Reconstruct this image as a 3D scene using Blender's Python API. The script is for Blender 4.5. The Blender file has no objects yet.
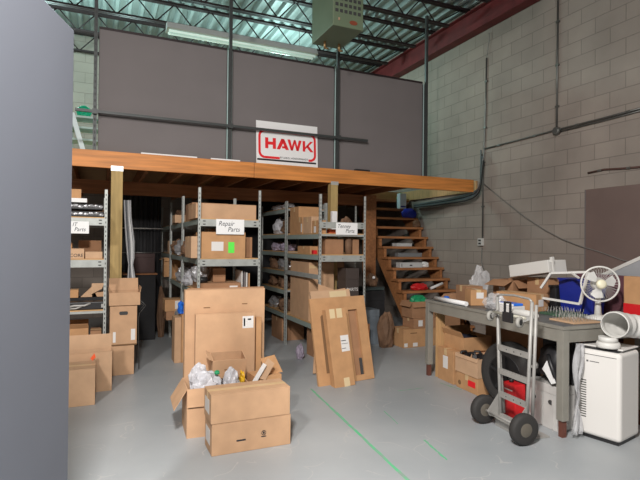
import bpy, bmesh, math, random
from mathutils import Vector, Matrix, Euler, noise
R = math.radians
PI = math.pi
C = bpy.context.scene.collection

# ------------------------------------------------------------------ camera frame (surveyed from the photo)
F, H = 495.0, 1.5
YAW, PITCH, ROLL = R(-24), R(0.45), R(0.6)
_f = Vector((-math.sin(YAW)*math.cos(PITCH), math.cos(YAW)*math.cos(PITCH), math.sin(PITCH)))
_r0 = Vector((math.cos(YAW), math.sin(YAW), 0)); _u0 = _r0.cross(_f)
_r = _r0*math.cos(ROLL) + _u0*math.sin(ROLL); _u = -_r0*math.sin(ROLL) + _u0*math.cos(ROLL)
def at(x, y, X=None, Y=None, Z=None):
    d = _f + _r*((x-320)/F) - _u*((y-240)/F)
    t = X/d.x if X is not None else (Y/d.y if Y is not None else (Z-H)/d.z)
    return d*t + Vector((0, 0, H))
cam_d = bpy.data.cameras.new('camera'); cam = bpy.data.objects.new('camera', cam_d); C.objects.link(cam)
cam_d.sensor_width = 36; cam_d.lens = F/640*36; cam_d.clip_start = 0.05; cam_d.clip_end = 200
m3 = Matrix((_r, _u, -_f)).transposed()
cam.matrix_world = Matrix.Translation((0, 0, H)) @ m3.to_4x4()
bpy.context.scene.camera = cam

# ------------------------------------------------------------------ materials
MATS = {}
def mat(name, col, rough=0.6, metal=0.0, var=0.0, vscale=4.0, bump=0.0, bscale=60.0, emit=0, alpha=1.0, trans=0.0, stretch=None, col2=None):
    if name in MATS: return MATS[name]
    m = bpy.data.materials.new(name); m.use_nodes = True; nt = m.node_tree; N = nt.nodes; L = nt.links
    b = N['Principled BSDF']
    b.inputs['Base Color'].default_value = (*col, 1); b.inputs['Roughness'].default_value = rough
    b.inputs['Metallic'].default_value = metal
    if alpha < 1: b.inputs['Alpha'].default_value = alpha
    if trans: b.inputs['Transmission Weight'].default_value = trans
    if emit:
        b.inputs['Emission Color'].default_value = (*col, 1); b.inputs['Emission Strength'].default_value = emit
    tc = N.new('ShaderNodeTexCoord')
    if var or col2:
        mp = N.new('ShaderNodeMapping'); L.new(tc.outputs['Object'], mp.inputs['Vector'])
        if stretch: mp.inputs['Scale'].default_value = stretch
        nz = N.new('ShaderNodeTexNoise'); nz.inputs['Scale'].default_value = vscale; nz.inputs['Detail'].default_value = 5
        L.new(mp.outputs['Vector'], nz.inputs['Vector'])
        rp = N.new('ShaderNodeValToRGB'); L.new(nz.outputs['Fac'], rp.inputs['Fac'])
        c2 = col2 or tuple(min(1, c*(1+var)) for c in col); c1 = col if col2 else tuple(c*(1-var) for c in col)
        rp.color_ramp.elements[0].position = 0.35; rp.color_ramp.elements[1].position = 0.65
        rp.color_ramp.elements[0].color = (*c1, 1); rp.color_ramp.elements[1].color = (*c2, 1)
        L.new(rp.outputs['Color'], b.inputs['Base Color'])
    if bump:
        n2 = N.new('ShaderNodeTexNoise'); n2.inputs['Scale'].default_value = bscale; n2.inputs['Detail'].default_value = 4
        L.new(tc.outputs['Object'], n2.inputs['Vector'])
        bp = N.new('ShaderNodeBump'); bp.inputs['Strength'].default_value = bump; bp.inputs['Distance'].default_value = 0.01
        L.new(n2.outputs['Fac'], bp.inputs['Height']); L.new(bp.outputs['Normal'], b.inputs['Normal'])
    MATS[name] = m; return m

card = [mat('cardboard_a', (.53, .325, .19), .85, var=.07, vscale=7),
        mat('cardboard_b', (.56, .36, .22), .85, var=.07, vscale=6),
        mat('cardboard_c', (.50, .275, .13), .85, var=.08, vscale=8),
        mat('cardboard_d', (.36, .19, .10), .85, var=.08, vscale=8)]
card_dark = mat('cardboard_edge', (.20, .11, .05), .9)
card_in = mat('cardboard_inside', (.36, .20, .10), .9, var=.05)
tape = mat('packing_tape', (.62, .44, .24), .3)
papertape = mat('paper_tape', (.70, .55, .33), .5)
paper = mat('white_paper', (.86, .86, .86), .8)
labelm = mat('label_paper', (.74, .72, .70), .7)
inkm = mat('black_ink', (.03, .03, .035), .7)
redm = mat('red_print', (.80, .012, .02), .6)
redp = mat('red_plastic', (.62, .015, .02), .4)
greenp = mat('green_plastic', (.01, .30, .12), .5, var=.2)
limem = mat('lime_label', (.12, .85, .08), .6)
orangem = mat('orange_tag', (.9, .12, .03), .6)
bluem = mat('blue_plastic', (.012, .025, .26), .45, var=.1)
bluel = mat('bright_blue_film', (.02, .16, .70), .35, var=.2)
steel = mat('galvanised_rack_steel', (.42, .44, .42), .45, .25, var=.08, vscale=12)
slot = mat('dark_slot', (.05, .05, .05), .8)
alu = mat('brushed_aluminium', (.40, .39, .37), .55, .35, var=.06, vscale=20)
blk = mat('black_plastic', (.018, .018, .02), .45, var=.2)
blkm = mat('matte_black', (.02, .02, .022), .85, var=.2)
rubber = mat('rubber', (.03, .028, .027), .75, bump=.3)
white = mat('white_plastic', (.66, .65, .62), .4)
whitem = mat('white_enamel_metal', (.60, .62, .62), .4, var=.04)
greyp = mat('grey_panel_fabric', (.185, .165, .165), .8, var=.03, vscale=2, bump=.05, bscale=200)
panelm = mat('grey_laminate', (.185, .20, .24), .75, var=.03, vscale=1.2)
tablem = mat('olive_grey_table_steel', (.27, .258, .225), .5, .1, var=.07, vscale=6)
tabletop = mat('worn_table_top', (.10, .105, .11), .45, var=.35, vscale=9)
ply = mat('plywood', (.55, .33, .15), .7, var=.12, vscale=5, stretch=(1, 8, 1))
bag = mat('clear_plastic_film', (.80, .80, .82), .18, alpha=.38, bump=.6, bscale=25)
bagw = mat('bubble_wrap', (.62, .62, .66), .3, alpha=.8, bump=.8, bscale=45)
foil = mat('silver_film', (.50, .50, .52), .3, .55, bump=.9, bscale=30)
brownbag = mat('brown_paper_bag', (.19, .105, .06), .8, var=.2, bump=.7, bscale=20)
purple = mat('mauve_plastic_bag', (.33, .28, .36), .45, var=.3, bump=.6)
darkred = mat('dark_red_cover', (.10, .035, .045), .7, var=.1)
steelred = mat('red_oxide_steel', (.135, .016, .018), .6, var=.2, vscale=5)
joistm = mat('joist_steel', (.022, .011, .013), .6, var=.2)
polem = mat('grey_painted_pole', (.055, .06, .06), .5, .3, var=.1)
condm = mat('conduit_steel', (.17, .17, .16), .4, .6, var=.1)
heatm = mat('green_grey_heater_enamel', (.17, .22, .14), .45, .1, var=.06, vscale=3)
woodpost = mat('pressure_treated_post', (.44, .31, .125), .75, var=.16, vscale=3, stretch=(8, 8, .8))
woodbeam = mat('stained_beam_wood', (.62, .235, .055), .55, var=.2, vscale=3, stretch=(.6, 8, 9))
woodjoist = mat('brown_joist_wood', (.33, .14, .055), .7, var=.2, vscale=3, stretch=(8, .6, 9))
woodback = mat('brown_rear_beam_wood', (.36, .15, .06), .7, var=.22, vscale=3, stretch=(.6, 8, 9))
woodstair = mat('stair_wood', (.40, .17, .065), .65, var=.2, vscale=3, stretch=(1, 8, 8))
yellowp = mat('yellow_film', (.75, .45, .02), .4)
tealm = mat('pale_teal_paint', (.45, .60, .58), .5, var=.05)
fanblade = mat('translucent_fan_blade', (.78, .78, .76), .3, alpha=.8)
cream = mat('cream_hub', (.74, .70, .52), .4)
cablem = mat('grey_blue_cable', (.09, .12, .14), .5)

def brickmat():
    m = bpy.data.materials.new('painted_concrete_block'); m.use_nodes = True; nt = m.node_tree; N = nt.nodes; L = nt.links
    b = N['Principled BSDF']; b.inputs['Roughness'].default_value = .75
    tc = N.new('ShaderNodeTexCoord'); sp = N.new('ShaderNodeSeparateXYZ'); L.new(tc.outputs['Object'], sp.inputs[0])
    ad = N.new('ShaderNodeMath'); ad.operation = 'ADD'; L.new(sp.outputs['X'], ad.inputs[0]); L.new(sp.outputs['Y'], ad.inputs[1])
    cb = N.new('ShaderNodeCombineXYZ'); L.new(ad.outputs[0], cb.inputs['X']); L.new(sp.outputs['Z'], cb.inputs['Y'])
    br = N.new('ShaderNodeTexBrick'); L.new(cb.outputs[0], br.inputs['Vector'])
    br.inputs['Scale'].default_value = 1; br.inputs['Brick Width'].default_value = .4; br.inputs['Row Height'].default_value = .2
    br.inputs['Mortar Size'].default_value = .006; br.inputs['Mortar Smooth'].default_value = .4; br.inputs['Bias'].default_value = 0
    br.inputs['Color1'].default_value = (.33, .285, .25, 1); br.inputs['Color2'].default_value = (.365, .315, .275, 1)
    br.inputs['Mortar'].default_value = (.25, .215, .19, 1)
    nz = N.new('ShaderNodeTexNoise'); nz.inputs['Scale'].default_value = 1.3; nz.inputs['Detail'].default_value = 6; L.new(tc.outputs['Object'], nz.inputs['Vector'])
    rp = N.new('ShaderNodeValToRGB'); L.new(nz.outputs['Fac'], rp.inputs['Fac'])
    rp.color_ramp.elements[0].position = .3; rp.color_ramp.elements[1].position = .7
    rp.color_ramp.elements[0].color = (.80, .80, .80, 1); rp.color_ramp.elements[1].color = (1.08, 1.08, 1.08, 1)
    mx = N.new('ShaderNodeMixRGB'); mx.blend_type = 'MULTIPLY'; mx.inputs[0].default_value = 1
    L.new(br.outputs['Color'], mx.inputs[1]); L.new(rp.outputs[0], mx.inputs[2]); L.new(mx.outputs[0], b.inputs['Base Color'])
    n2 = N.new('ShaderNodeTexNoise'); n2.inputs['Scale'].default_value = 70; L.new(tc.outputs['Object'], n2.inputs['Vector'])
    ma = N.new('ShaderNodeMath'); ma.operation = 'MULTIPLY_ADD'; ma.inputs[1].default_value = -1.0
    L.new(br.outputs['Fac'], ma.inputs[0]); 
    m3_ = N.new('ShaderNodeMath'); m3_.operation = 'MULTIPLY'; m3_.inputs[1].default_value = .35; L.new(n2.outputs['Fac'], m3_.inputs[0]); L.new(m3_.outputs[0], ma.inputs[2])
    bp = N.new('ShaderNodeBump'); bp.inputs['Strength'].default_value = .5; bp.inputs['Distance'].default_value = .008
    L.new(ma.outputs[0], bp.inputs['Height']); L.new(bp.outputs['Normal'], b.inputs['Normal'])
    return m
block = brickmat()

def floormat():
    m = bpy.data.materials.new('grey_painted_concrete_floor'); m.use_nodes = True; nt = m.node_tree; N = nt.nodes; L = nt.links
    b = N['Principled BSDF']
    tc = N.new('ShaderNodeTexCoord')
    nz = N.new('ShaderNodeTexNoise'); nz.inputs['Scale'].default_value = .9; nz.inputs['Detail'].default_value = 8; L.new(tc.outputs['Object'], nz.inputs['Vector'])
    rp = N.new('ShaderNodeValToRGB'); L.new(nz.outputs['Fac'], rp.inputs['Fac'])
    rp.color_ramp.elements[0].position = .3; rp.color_ramp.elements[1].position = .7
    rp.color_ramp.elements[0].color = (.30, .325, .345, 1); rp.color_ramp.elements[1].color = (.41, .43, .44, 1)
    # scuffs: sparse wandering pale scratches
    ds = N.new('ShaderNodeTexNoise'); ds.inputs['Scale'].default_value = 2.2; L.new(tc.outputs['Object'], ds.inputs['Vector'])
    mxv = N.new('ShaderNodeMixRGB'); mxv.inputs[0].default_value = .35; L.new(tc.outputs['Object'], mxv.inputs[1]); L.new(ds.outputs['Color'], mxv.inputs[2])
    vo = N.new('ShaderNodeTexVoronoi'); vo.feature = 'DISTANCE_TO_EDGE'; vo.inputs['Scale'].default_value = 3.3; L.new(mxv.outputs[0], vo.inputs['Vector'])
    lt = N.new('ShaderNodeMath'); lt.operation = 'LESS_THAN'; lt.inputs[1].default_value = .009; L.new(vo.outputs['Distance'], lt.inputs[0])
    mk = N.new('ShaderNodeTexNoise'); mk.inputs['Scale'].default_value = 3.1; mk.inputs['Detail'].default_value = 7; L.new(tc.outputs['Object'], mk.inputs['Vector'])
    gt = N.new('ShaderNodeMath'); gt.operation = 'GREATER_THAN'; gt.inputs[1].default_value = .53; L.new(mk.outputs['Fac'], gt.inputs[0])
    mu = N.new('ShaderNodeMath'); mu.operation = 'MULTIPLY'; L.new(lt.outputs[0], mu.inputs[0]); L.new(gt.outputs[0], mu.inputs[1])
    m5 = N.new('ShaderNodeMath'); m5.operation = 'MULTIPLY'; m5.inputs[1].default_value = .65; L.new(mu.outputs[0], m5.inputs[0])
    mx = N.new('ShaderNodeMixRGB'); L.new(m5.outputs[0], mx.inputs[0]); L.new(rp.outputs[0], mx.inputs[1]); mx.inputs[2].default_value = (.46, .46, .45, 1)
    L.new(mx.outputs[0], b.inputs['Base Color'])
    r2 = N.new('ShaderNodeMapRange'); r2.inputs['To Min'].default_value = .32; r2.inputs['To Max'].default_value = .55; L.new(nz.outputs['Fac'], r2.inputs['Value']); L.new(r2.outputs[0], b.inputs['Roughness'])
    n2 = N.new('ShaderNodeTexNoise'); n2.inputs['Scale'].default_value = 25; L.new(tc.outputs['Object'], n2.inputs['Vector'])
    bp = N.new('ShaderNodeBump'); bp.inputs['Strength'].default_value = .08; bp.inputs['Distance'].default_value = .01
    L.new(n2.outputs['Fac'], bp.inputs['Height']); L.new(bp.outputs['Normal'], b.inputs['Normal'])
    return m
floorm = floormat()
deckm = mat('galvanised_roof_deck', (.29, .34, .335), .5, .2, var=.1, vscale=1.5)
chalk = mat('green_chalk_line', (.10, .52, .24), .8, col2=(.24, .34, .28), vscale=14)

# ------------------------------------------------------------------ mesh builder
class MB:
    def __init__(s): s.bm = bmesh.new(); s.mi = 0
    def _mark(s, fs):
        for f in fs: f.material_index = s.mi
    def hexa(s, vs):
        v = [s.bm.verts.new(p) for p in vs]
        s._mark([s.bm.faces.new([v[i] for i in q]) for q in ((3,2,1,0),(4,5,6,7),(0,1,5,4),(1,2,6,5),(2,3,7,6),(3,0,4,7))]); return s
    def box(s, x0, y0, z0, x1, y1, z1, M=None):
        P = [Vector(p) for p in ((x0,y0,z0),(x1,y0,z0),(x1,y1,z0),(x0,y1,z0),(x0,y0,z1),(x1,y0,z1),(x1,y1,z1),(x0,y1,z1))]
        if M: P = [M @ p for p in P]
        return s.hexa(P)
    def bar(s, a, b, w, h=None, up=(0,0,1)):
        h = h or w; a = Vector(a); b = Vector(b); d = (b-a).normalized(); up = Vector(up)
        if abs(d.dot(up)) > .98: up = Vector((0,1,0))
        r = d.cross(up).normalized()*w/2; u = r.cross(d).normalized()*h/2
        return s.hexa([a-r-u, a+r-u, b+r-u, b-r-u, a-r+u, a+r+u, b+r+u, b-r+u])
    def tube(s, pts, r, n=10, cap=True, closed=False):
        pts = [Vector(p) for p in pts]; rings = []; prev = None
        rs = r if isinstance(r, (list, tuple)) else [r]*len(pts)
        for i, p in enumerate(pts):
            if closed: d = pts[(i+1)%len(pts)]-pts[i-1]
            else: d = pts[min(i+1, len(pts)-1)]-pts[max(i-1, 0)]
            d.normalize()
            if prev is None:
                a = Vector((0,0,1)) if abs(d.z) < .9 else Vector((1,0,0)); x = d.cross(a).normalized()
            else: x = (prev - d*prev.dot(d)).normalized()
            prev = x; y = d.cross(x)
            rings.append([s.bm.verts.new(p + (x*math.cos(2*PI*k/n) + y*math.sin(2*PI*k/n))*rs[i]) for k in range(n)])
        m = len(rings)
        for i in range(m if closed else m-1):
            A, B = rings[i], rings[(i+1)%m]
            for k in range(n):
                f = s.bm.faces.new((A[k], A[(k+1)%n], B[(k+1)%n], B[k])); f.smooth = True; f.material_index = s.mi
        if cap and not closed: s._mark([s.bm.faces.new(rings[0][::-1]), s.bm.faces.new(rings[-1])])
        return s
    def cyl(s, a, b, r, n=20): return s.tube([a, b], r, n)
    def lathe(s, prof, n=32, M=None):
        M = M or Matrix(); rings = []
        for (r, z) in prof:
            rings.append([s.bm.verts.new(M @ Vector((r*math.cos(2*PI*k/n), r*math.sin(2*PI*k/n), z))) for k in range(n)])
        for A, B in zip(rings, rings[1:]):
            for k in range(n):
                f = s.bm.faces.new((A[k], A[(k+1)%n], B[(k+1)%n], B[k])); f.smooth = True; f.material_index = s.mi
        s._mark([s.bm.faces.new(rings[0][::-1]), s.bm.faces.new(rings[-1])])
        return s
    def prism(s, poly, v, M=None):
        v = Vector(v); A = [Vector(p) for p in poly]; B = [p+v for p in A]
        if M: A = [M@p for p in A]; B = [M@p for p in B]
        a = [s.bm.verts.new(p) for p in A]; b = [s.bm.verts.new(p) for p in B]; n = len(a)
        fs = [s.bm.faces.new(a[::-1]), s.bm.faces.new(b)] + [s.bm.faces.new((a[i], a[(i+1)%n], b[(i+1)%n], b[i])) for i in range(n)]
        s._mark(fs); return s
    def blob(s, c, size, seed=0, amp=.25, freq=2.2, sub=3, flat=True):
        bb = bmesh.ops.create_icosphere(s.bm, subdivisions=sub, radius=1); off = Vector((seed*7.3, seed*3.1, seed*1.7))
        for v in bb['verts']:
            p = v.co.copy(); k = 1 + amp*noise.noise(p*freq+off) + amp*.5*noise.noise(p*freq*2.7+off)
            q = p*k
            if flat and q.z < -.7: q.z = -.7
            v.co = Vector((c[0]+q.x*size[0], c[1]+q.y*size[1], c[2]+q.z*size[2]))
        for v in bb['verts']:
            for f in v.link_faces: f.material_index = s.mi
        return s

def obj(name, mb, m, parent=None, bev=0, kind=None, label=None, smooth=False, recalc=True):
    bm = mb.bm
    if recalc: bmesh.ops.recalc_face_normals(bm, faces=bm.faces)
    me = bpy.data.meshes.new(name); bm.to_mesh(me); bm.free()
    for x in (m if isinstance(m, (list, tuple)) else [m]): me.materials.append(x)
    if smooth:
        for p in me.polygons: p.use_smooth = True
    o = bpy.data.objects.new(name, me); C.objects.link(o)
    if parent: o.parent = parent
    if bev:
        b = o.modifiers.new('bevel', 'BEVEL'); b.width = bev; b.segments = 2; b.limit_method = 'ANGLE'; b.angle_limit = R(50)
    if kind: o['kind'] = kind
    if label: o['label'] = label
    return o
def thing(name, label, cat, loc=(0,0,0), rot=(0,0,0), group=None):
    o = bpy.data.objects.new(name, None); C.objects.link(o); o.empty_display_size = .05
    o.location = loc; o.rotation_euler = rot if isinstance(rot, (tuple, list)) else (0, 0, rot)
    o['label'] = label; o['category'] = cat
    if group: o['group'] = group
    return o
def tag(o, label, cat, group=None):
    o['label'] = label; o['category'] = cat
    if group: o['group'] = group
    return o
def text(name, s, size, m, M, parent=None, ext=.0008, align='CENTER', shear=0, bold=0, sx=1.0, space=1.0):
    cu = bpy.data.curves.new(name, 'FONT'); cu.body = s; cu.size = size; cu.extrude = ext; cu.align_x = align; cu.align_y = 'CENTER'
    cu.shear = shear; cu.offset = bold; cu.space_character = space; cu.resolution_u = 3
    cu.materials.append(m); t = bpy.data.objects.new(name, cu)
    C.objects.link(t); dg = bpy.context.evaluated_depsgraph_get(); me = bpy.data.meshes.new_from_object(t.evaluated_get(dg))
    bpy.data.objects.remove(t); o = bpy.data.objects.new(name, me); C.objects.link(o)
    if parent: o.parent = parent
    o.matrix_local = M @ Matrix.Diagonal((sx, 1, 1, 1)); return o
def rotm(loc, rot): return Matrix.Translation(loc) @ Euler(rot).to_matrix().to_4x4()
FRONT = (PI/2, 0, 0)          # text facing -Y
LEFTF = (PI/2, 0, -PI/2)      # text facing -X

# ------------------------------------------------------------------ cartons
def carton(label, x0, x1, y0, y1, z0, z1, v=0, rz=0, seam='x', stickers=(), open_=None, cat='box', group=None, strip=True, tilt=(0,0), name='cardboard_box', simple=False):
    """box between the given world limits; stickers: (face, u, v, w, h, material) u,v,w,h as fractions of the face"""
    w, d, h = x1-x0, y1-y0, z1-z0
    t = thing(name, label, cat, ((x0+x1)/2, (y0+y1)/2, z0), (tilt[0], tilt[1], rz), group)
    m = card[v]; th = .006; hx, hy = w/2, d/2
    b = MB()
    if open_ is None:
        b.box(-hx, -hy, 0, hx, hy, h-th if not simple else h)
        obj('body', b, m, t, bev=.003)
        if not simple:
            for s in (-1, 1):
                f = MB()
                if seam == 'x': f.box(-hx, min(s*.002, s*hy), h-th, hx, max(s*.002, s*hy), h)
                else: f.box(min(s*.002, s*hx), -hy, h-th, max(s*.002, s*hx), hy, h)
                obj('flap', f, m, t, bev=.001)
        if strip:
            k = MB(); tw = .024
            if seam == 'x':
                k.box(-hx-.001, -tw, h, hx+.001, tw, h+.001).box(-hx-.0015, -tw, h-.07*min(1, h/.2), -hx-.0002, tw, h).box(hx+.0002, -tw, h-.07*min(1, h/.2), hx+.0015, tw, h)
            else:
                k.box(-tw, -hy-.001, h, tw, hy+.001, h+.001).box(-tw, -hy-.0015, h-.07*min(1, h/.2), tw, -hy-.0002, h)
            obj('tape', k, tape, t)
    else:
        b.box(-hx, -hy, 0, hx, hy, th).box(-hx, -hy, th, hx, -hy+th, h).box(-hx, hy-th, th, hx, hy, h).box(-hx, -hy+th, th, -hx+th, hy-th, h).box(hx-th, -hy+th, th, hx, hy-th, h)
        obj('body', b, m, t)
        # open flaps; value = angle below horizontal (deg) and length fraction; keys f b l r
        for side, (ang, ln) in open_.items():
            a = R(ang); f = MB(); ln = ln*min(w, d)
            if side in 'fb':
                s = -1 if side == 'f' else 1
                M = rotm((0, s*hy, h), (-a*s, 0, 0)); 
                f.box(-hx+.003, min(0, s*ln), -.002, hx-.003, max(0, s*ln), .002, M)
            else:
                s = -1 if side == 'l' else 1
                M = rotm((s*hx, 0, h), (0, a*s, 0))
                f.box(min(0, s*ln), -hy+.003, -.002, max(0, s*ln), hy-.003, .002, M)
            obj('flap', f, m, t)
    for (face, u, vv, sw, sh, sm) in stickers:
        k = MB(); nm = 'label' if sm in (labelm, paper, limem) else ('print' if sm in (inkm, redm, card_dark) else 'tape')
        if face == 'f': k.box(-hx+u*w, -hy-.0016, vv*h, -hx+(u+sw)*w, -hy-.0003, (vv+sh)*h)
        if face == 'l': k.box(-hx-.0016, hy-(u+sw)*d, vv*h, -hx-.0003, hy-u*d, (vv+sh)*h)
        if face == 't': k.box(-hx+u*w, -hy+vv*d, h+.0003, -hx+(u+sw)*w, -hy+(vv+sh)*d, h+.0014)
        obj(nm, k, sm, t)
    return t
def cpx(label, xa, ya, xb, yb, Y, dep, **k):
    """a carton whose front stands in the plane Y"""
    ym = (ya+yb)/2; xm = (xa+xb)/2
    return carton(label, at(xa, ym, Y=Y).x, at(xb, ym, Y=Y).x, Y, Y+dep, at(xm, yb, Y=Y).z, at(xm, ya, Y=Y).z, **k)
def spx(label, xa, ya, xb, yb, X, dep, z0=None, **k):
    """a carton whose left side lies in the plane X (seen from the aisle)"""
    ym = (ya+yb)/2; Ya = at(xa, ym, X=X).y; Yb = at(xb, ym, X=X).y
    z1 = at(xb, ya, X=X).z; z0 = at(xb, yb, X=X).z if z0 is None else z0
    return carton(label, X, X+dep, min(Ya, Yb), max(Ya, Yb), z0, z1, **k)
def lump(name, label, cat, c, size, m, seed=1, amp=.3, group=None, freq=2.2, sub=3, extra=None):
    """soft bag or crumpled thing; c is the middle of its base"""
    b = MB().blob((0, 0, size[2]*.7), size, seed, amp, freq, sub)
    o = obj(name, b, m, smooth=(amp < .2)); o.location = c
    return tag(o, label, cat, group)

# ================================================================== THE SETTING
XR, YB, XL, YF = 5.7, 10.7, -4.2, -5.0
b = MB(); b.box(XL, YF, -.1, XR, YB, 0); floor = obj('floor', b, floorm, kind='structure')
def chalkline(pa, pb, w, lab, n=14, seed=3):
    a = at(*pa, Z=0); c = at(*pb, Z=0); rnd = random.Random(seed); d = (c-a); nrm = Vector((-d.y, d.x, 0)).normalized()
    k = MB(); prev = None
    vs = []
    for i in range(n+1):
        p = a + d*(i/n); ww = w*(.7+.6*rnd.random())/2; j = rnd.uniform(-.003, .003)
        vs.append((k.bm.verts.new((p+nrm*(ww+j)) + Vector((0, 0, .0012))), k.bm.verts.new((p-nrm*(ww-j)) + Vector((0, 0, .0012)))))
    for (p, q), (r_, s_) in zip(vs, vs[1:]): k.bm.faces.new((p, q, s_, r_))
    obj('chalk_line', k, chalk, floor, label=lab, kind='structure')
chalkline((311, 389), (412, 484), .023, 'long green chalk line running towards the viewer')
chalkline((424, 440), (447, 460), .016, 'short green chalk line near the bottom edge', seed=5)
chalkline((384, 411), (398, 424), .010, 'faint broken green chalk mark', n=5, seed=7)
chalkline((398, 391), (424, 388), .010, 'faint green chalk mark by the workbench', n=6, seed=8)
chalkline((440, 383), (462, 390), .012, 'faint green chalk mark beside the boxes', n=6, seed=9)
b = MB(); b.box(XR, YF, 0, XR+.2, YB+.2, 5.60); obj('wall_right', b, block, kind='structure')
b = MB(); b.box(XL-.2, YB, 0, XR, YB+.2, 5.60); obj('wall_back', b, block, kind='structure')
b = MB(); b.box(XL-.2, YF-.2, 0, XL, YB, 5.60); obj('wall_left', b, block, kind='structure')
b = MB(); b.box(XL, YF-.2, 0, XR+.2, YF, 5.60); obj('wall_front', b, block, kind='structure')
# corrugated roof deck, ribs running front to back
prof = []; x = XL; p = .20
while x < XR:
    prof += [(x, 5.50), (x+.05, 5.50), (x+.075, 5.57), (x+.175, 5.57)]; x += p
prof = [(min(a, XR), z) for a, z in prof]
b = MB(); V0 = [b.bm.verts.new((a, YF, z)) for a, z in prof]; V1 = [b.bm.verts.new((a, YB, z)) for a, z in prof]
T0 = [b.bm.verts.new((a, YF, z+.01)) for a, z in prof]; T1 = [b.bm.verts.new((a, YB, z+.01)) for a, z in prof]
for i in range(len(prof)-1):
    b.bm.faces.new((V0[i], V0[i+1], V1[i+1], V1[i])); b.bm.faces.new((T0[i], T1[i], T1[i+1], T0[i+1]))
obj('ceiling', b, deckm, kind='structure', recalc=False)
# roof steel
t = thing('roof_beam', 'long dark red steel beam along the top of the block wall', 'beam', (XR-.1, 0, 5.0))
b = MB(); b.box(-.09, YF+.05, 0, .09, YB-.05, .018).box(-.09, YF+.05, .34, .09, YB-.05, .358)
obj('flange', b, steelred, t); b = MB(); b.box(-.012, YF+.05, .018, .012, YB-.05, .34); obj('web', b, steelred, t)
JY = [10.5, 9.5, 8.55, 7.6, 6.65, 5.7, 4.75, 3.8, 2.85]
jl = {10.5: 'rearmost open web roof joist, furthest from the camera', 9.5: 'open web roof joist second from the rear',
      8.55: 'open web roof joist just above the grey panels', 7.6: 'open web roof joist passing over the strip light',
      6.65: 'open web roof joist just behind the hanging heater', 5.7: 'open web roof joist just in front of the hanging heater',
      4.75: 'open web roof joist nearest the camera in view'}
for y in JY:
    if y < 4.5: continue
    t = thing('roof_joist', jl[y], 'joist', (0, y, 5.13), group='open web steel joists under the roof deck')
    b = MB(); b.box(XL+.1, -.045, 0, XR-.45, -.006, .03).box(XL+.1, .006, 0, XR-.45, .045, .03); obj('bottom_chord', b, joistm, t)
    b = MB(); b.box(XL+.1, -.045, .33, XR-.02, -.006, .365).box(XL+.1, .006, .33, XR-.02, .045, .365); obj('top_chord', b, joistm, t)
    b = MB(); x = XL+.2; up = False
    while x < XR-.75:
        z0, z1 = (.35, .015) if up else (.015, .35)
        b.cyl((x, 0, z0), (x+.3, 0, z1), .011, 6); x += .3; up = not up
    b.cyl((x, 0, .015 if not up else .35), (XR-.15, 0, .35), .011, 6)
    obj('web', b, joistm, t)

# foreground partition panel
ang = math.atan2(.338, .944)
t = thing('grey_partition_panel', 'tall plain grey panel standing close at the left edge', 'panel', (-.115, 2.46, 0), (0, 0, -ang))
b = MB(); b.box(-.055, -3.0, .0, 0, 0, 2.44); obj('panel_board', b, panelm, t, bev=.004)

# ================================================================== MEZZANINE
mz = thing('mezzanine', 'timber mezzanine platform with orange brown front beam spanning the stock area', 'mezzanine', (0, 6.35, 0))
Z0, Z1 = 2.37, 2.57
def mpart(n, m, *a, **k):
    b = MB()
    for q in a: b.box(*q)
    return obj(n, b, m, mz, **k)
mpart('front_beam', woodbeam, (-3.9, 0, Z0, 1.86, .05, Z1), bev=.003, label='left length of the orange brown front beam')
mpart('front_beam', woodbeam, (1.865, 0, Z0, 5.56, .05, Z1), bev=.003, label='right length of the orange brown front beam')
x = -3.7
while x < 4.6:
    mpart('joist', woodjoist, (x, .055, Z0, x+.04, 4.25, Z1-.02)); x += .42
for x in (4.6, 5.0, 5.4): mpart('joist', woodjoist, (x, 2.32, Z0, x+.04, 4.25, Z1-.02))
mpart('deck', ply, (-3.9, .055, Z1-.018, 4.55, 4.3, Z1), (4.55, 2.25, Z1-.018, 5.68, 4.3, Z1))
mpart('trimmer', ply, (4.56, 2.25, Z0, 5.68, 2.29, Z1-.02), label='pale board across the head of the stair opening')
mpart('wall_ledger', ply, (5.66, .06, Z0+.02, 5.69, 2.24, Z1), label='pale ledger board on the block wall beside the stair')
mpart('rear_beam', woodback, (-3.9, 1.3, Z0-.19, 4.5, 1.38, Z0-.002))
mpart('post', woodpost, (.115, -.002, 0, .245, .13, Z0-.002), bev=.006, label='pale timber post at the left')
mpart('post', woodpost, (2.99, -.002, 0, 3.10, .11, Z0-.002), bev=.006, label='pale timber post behind the shelving rack')
mpart('post', woodjoist, (4.22, 1.2, 0, 4.44, 1.295, Z0-.002), bev=.004, label='dark brown board post left of the stairs')
mpart('bracket', mat('galvanised_bracket', (.62, .62, .60), .4, .5), (.112, -.006, Z0-.03, .248, -.0025, Z0+.03), label='galvanised post cap on the left post')
mpart('bracket', MATS['galvanised_bracket'], (2.985, -.006, Z0-.03, 3.105, -.0025, Z0+.02), label='galvanised post cap on the second post')

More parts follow.
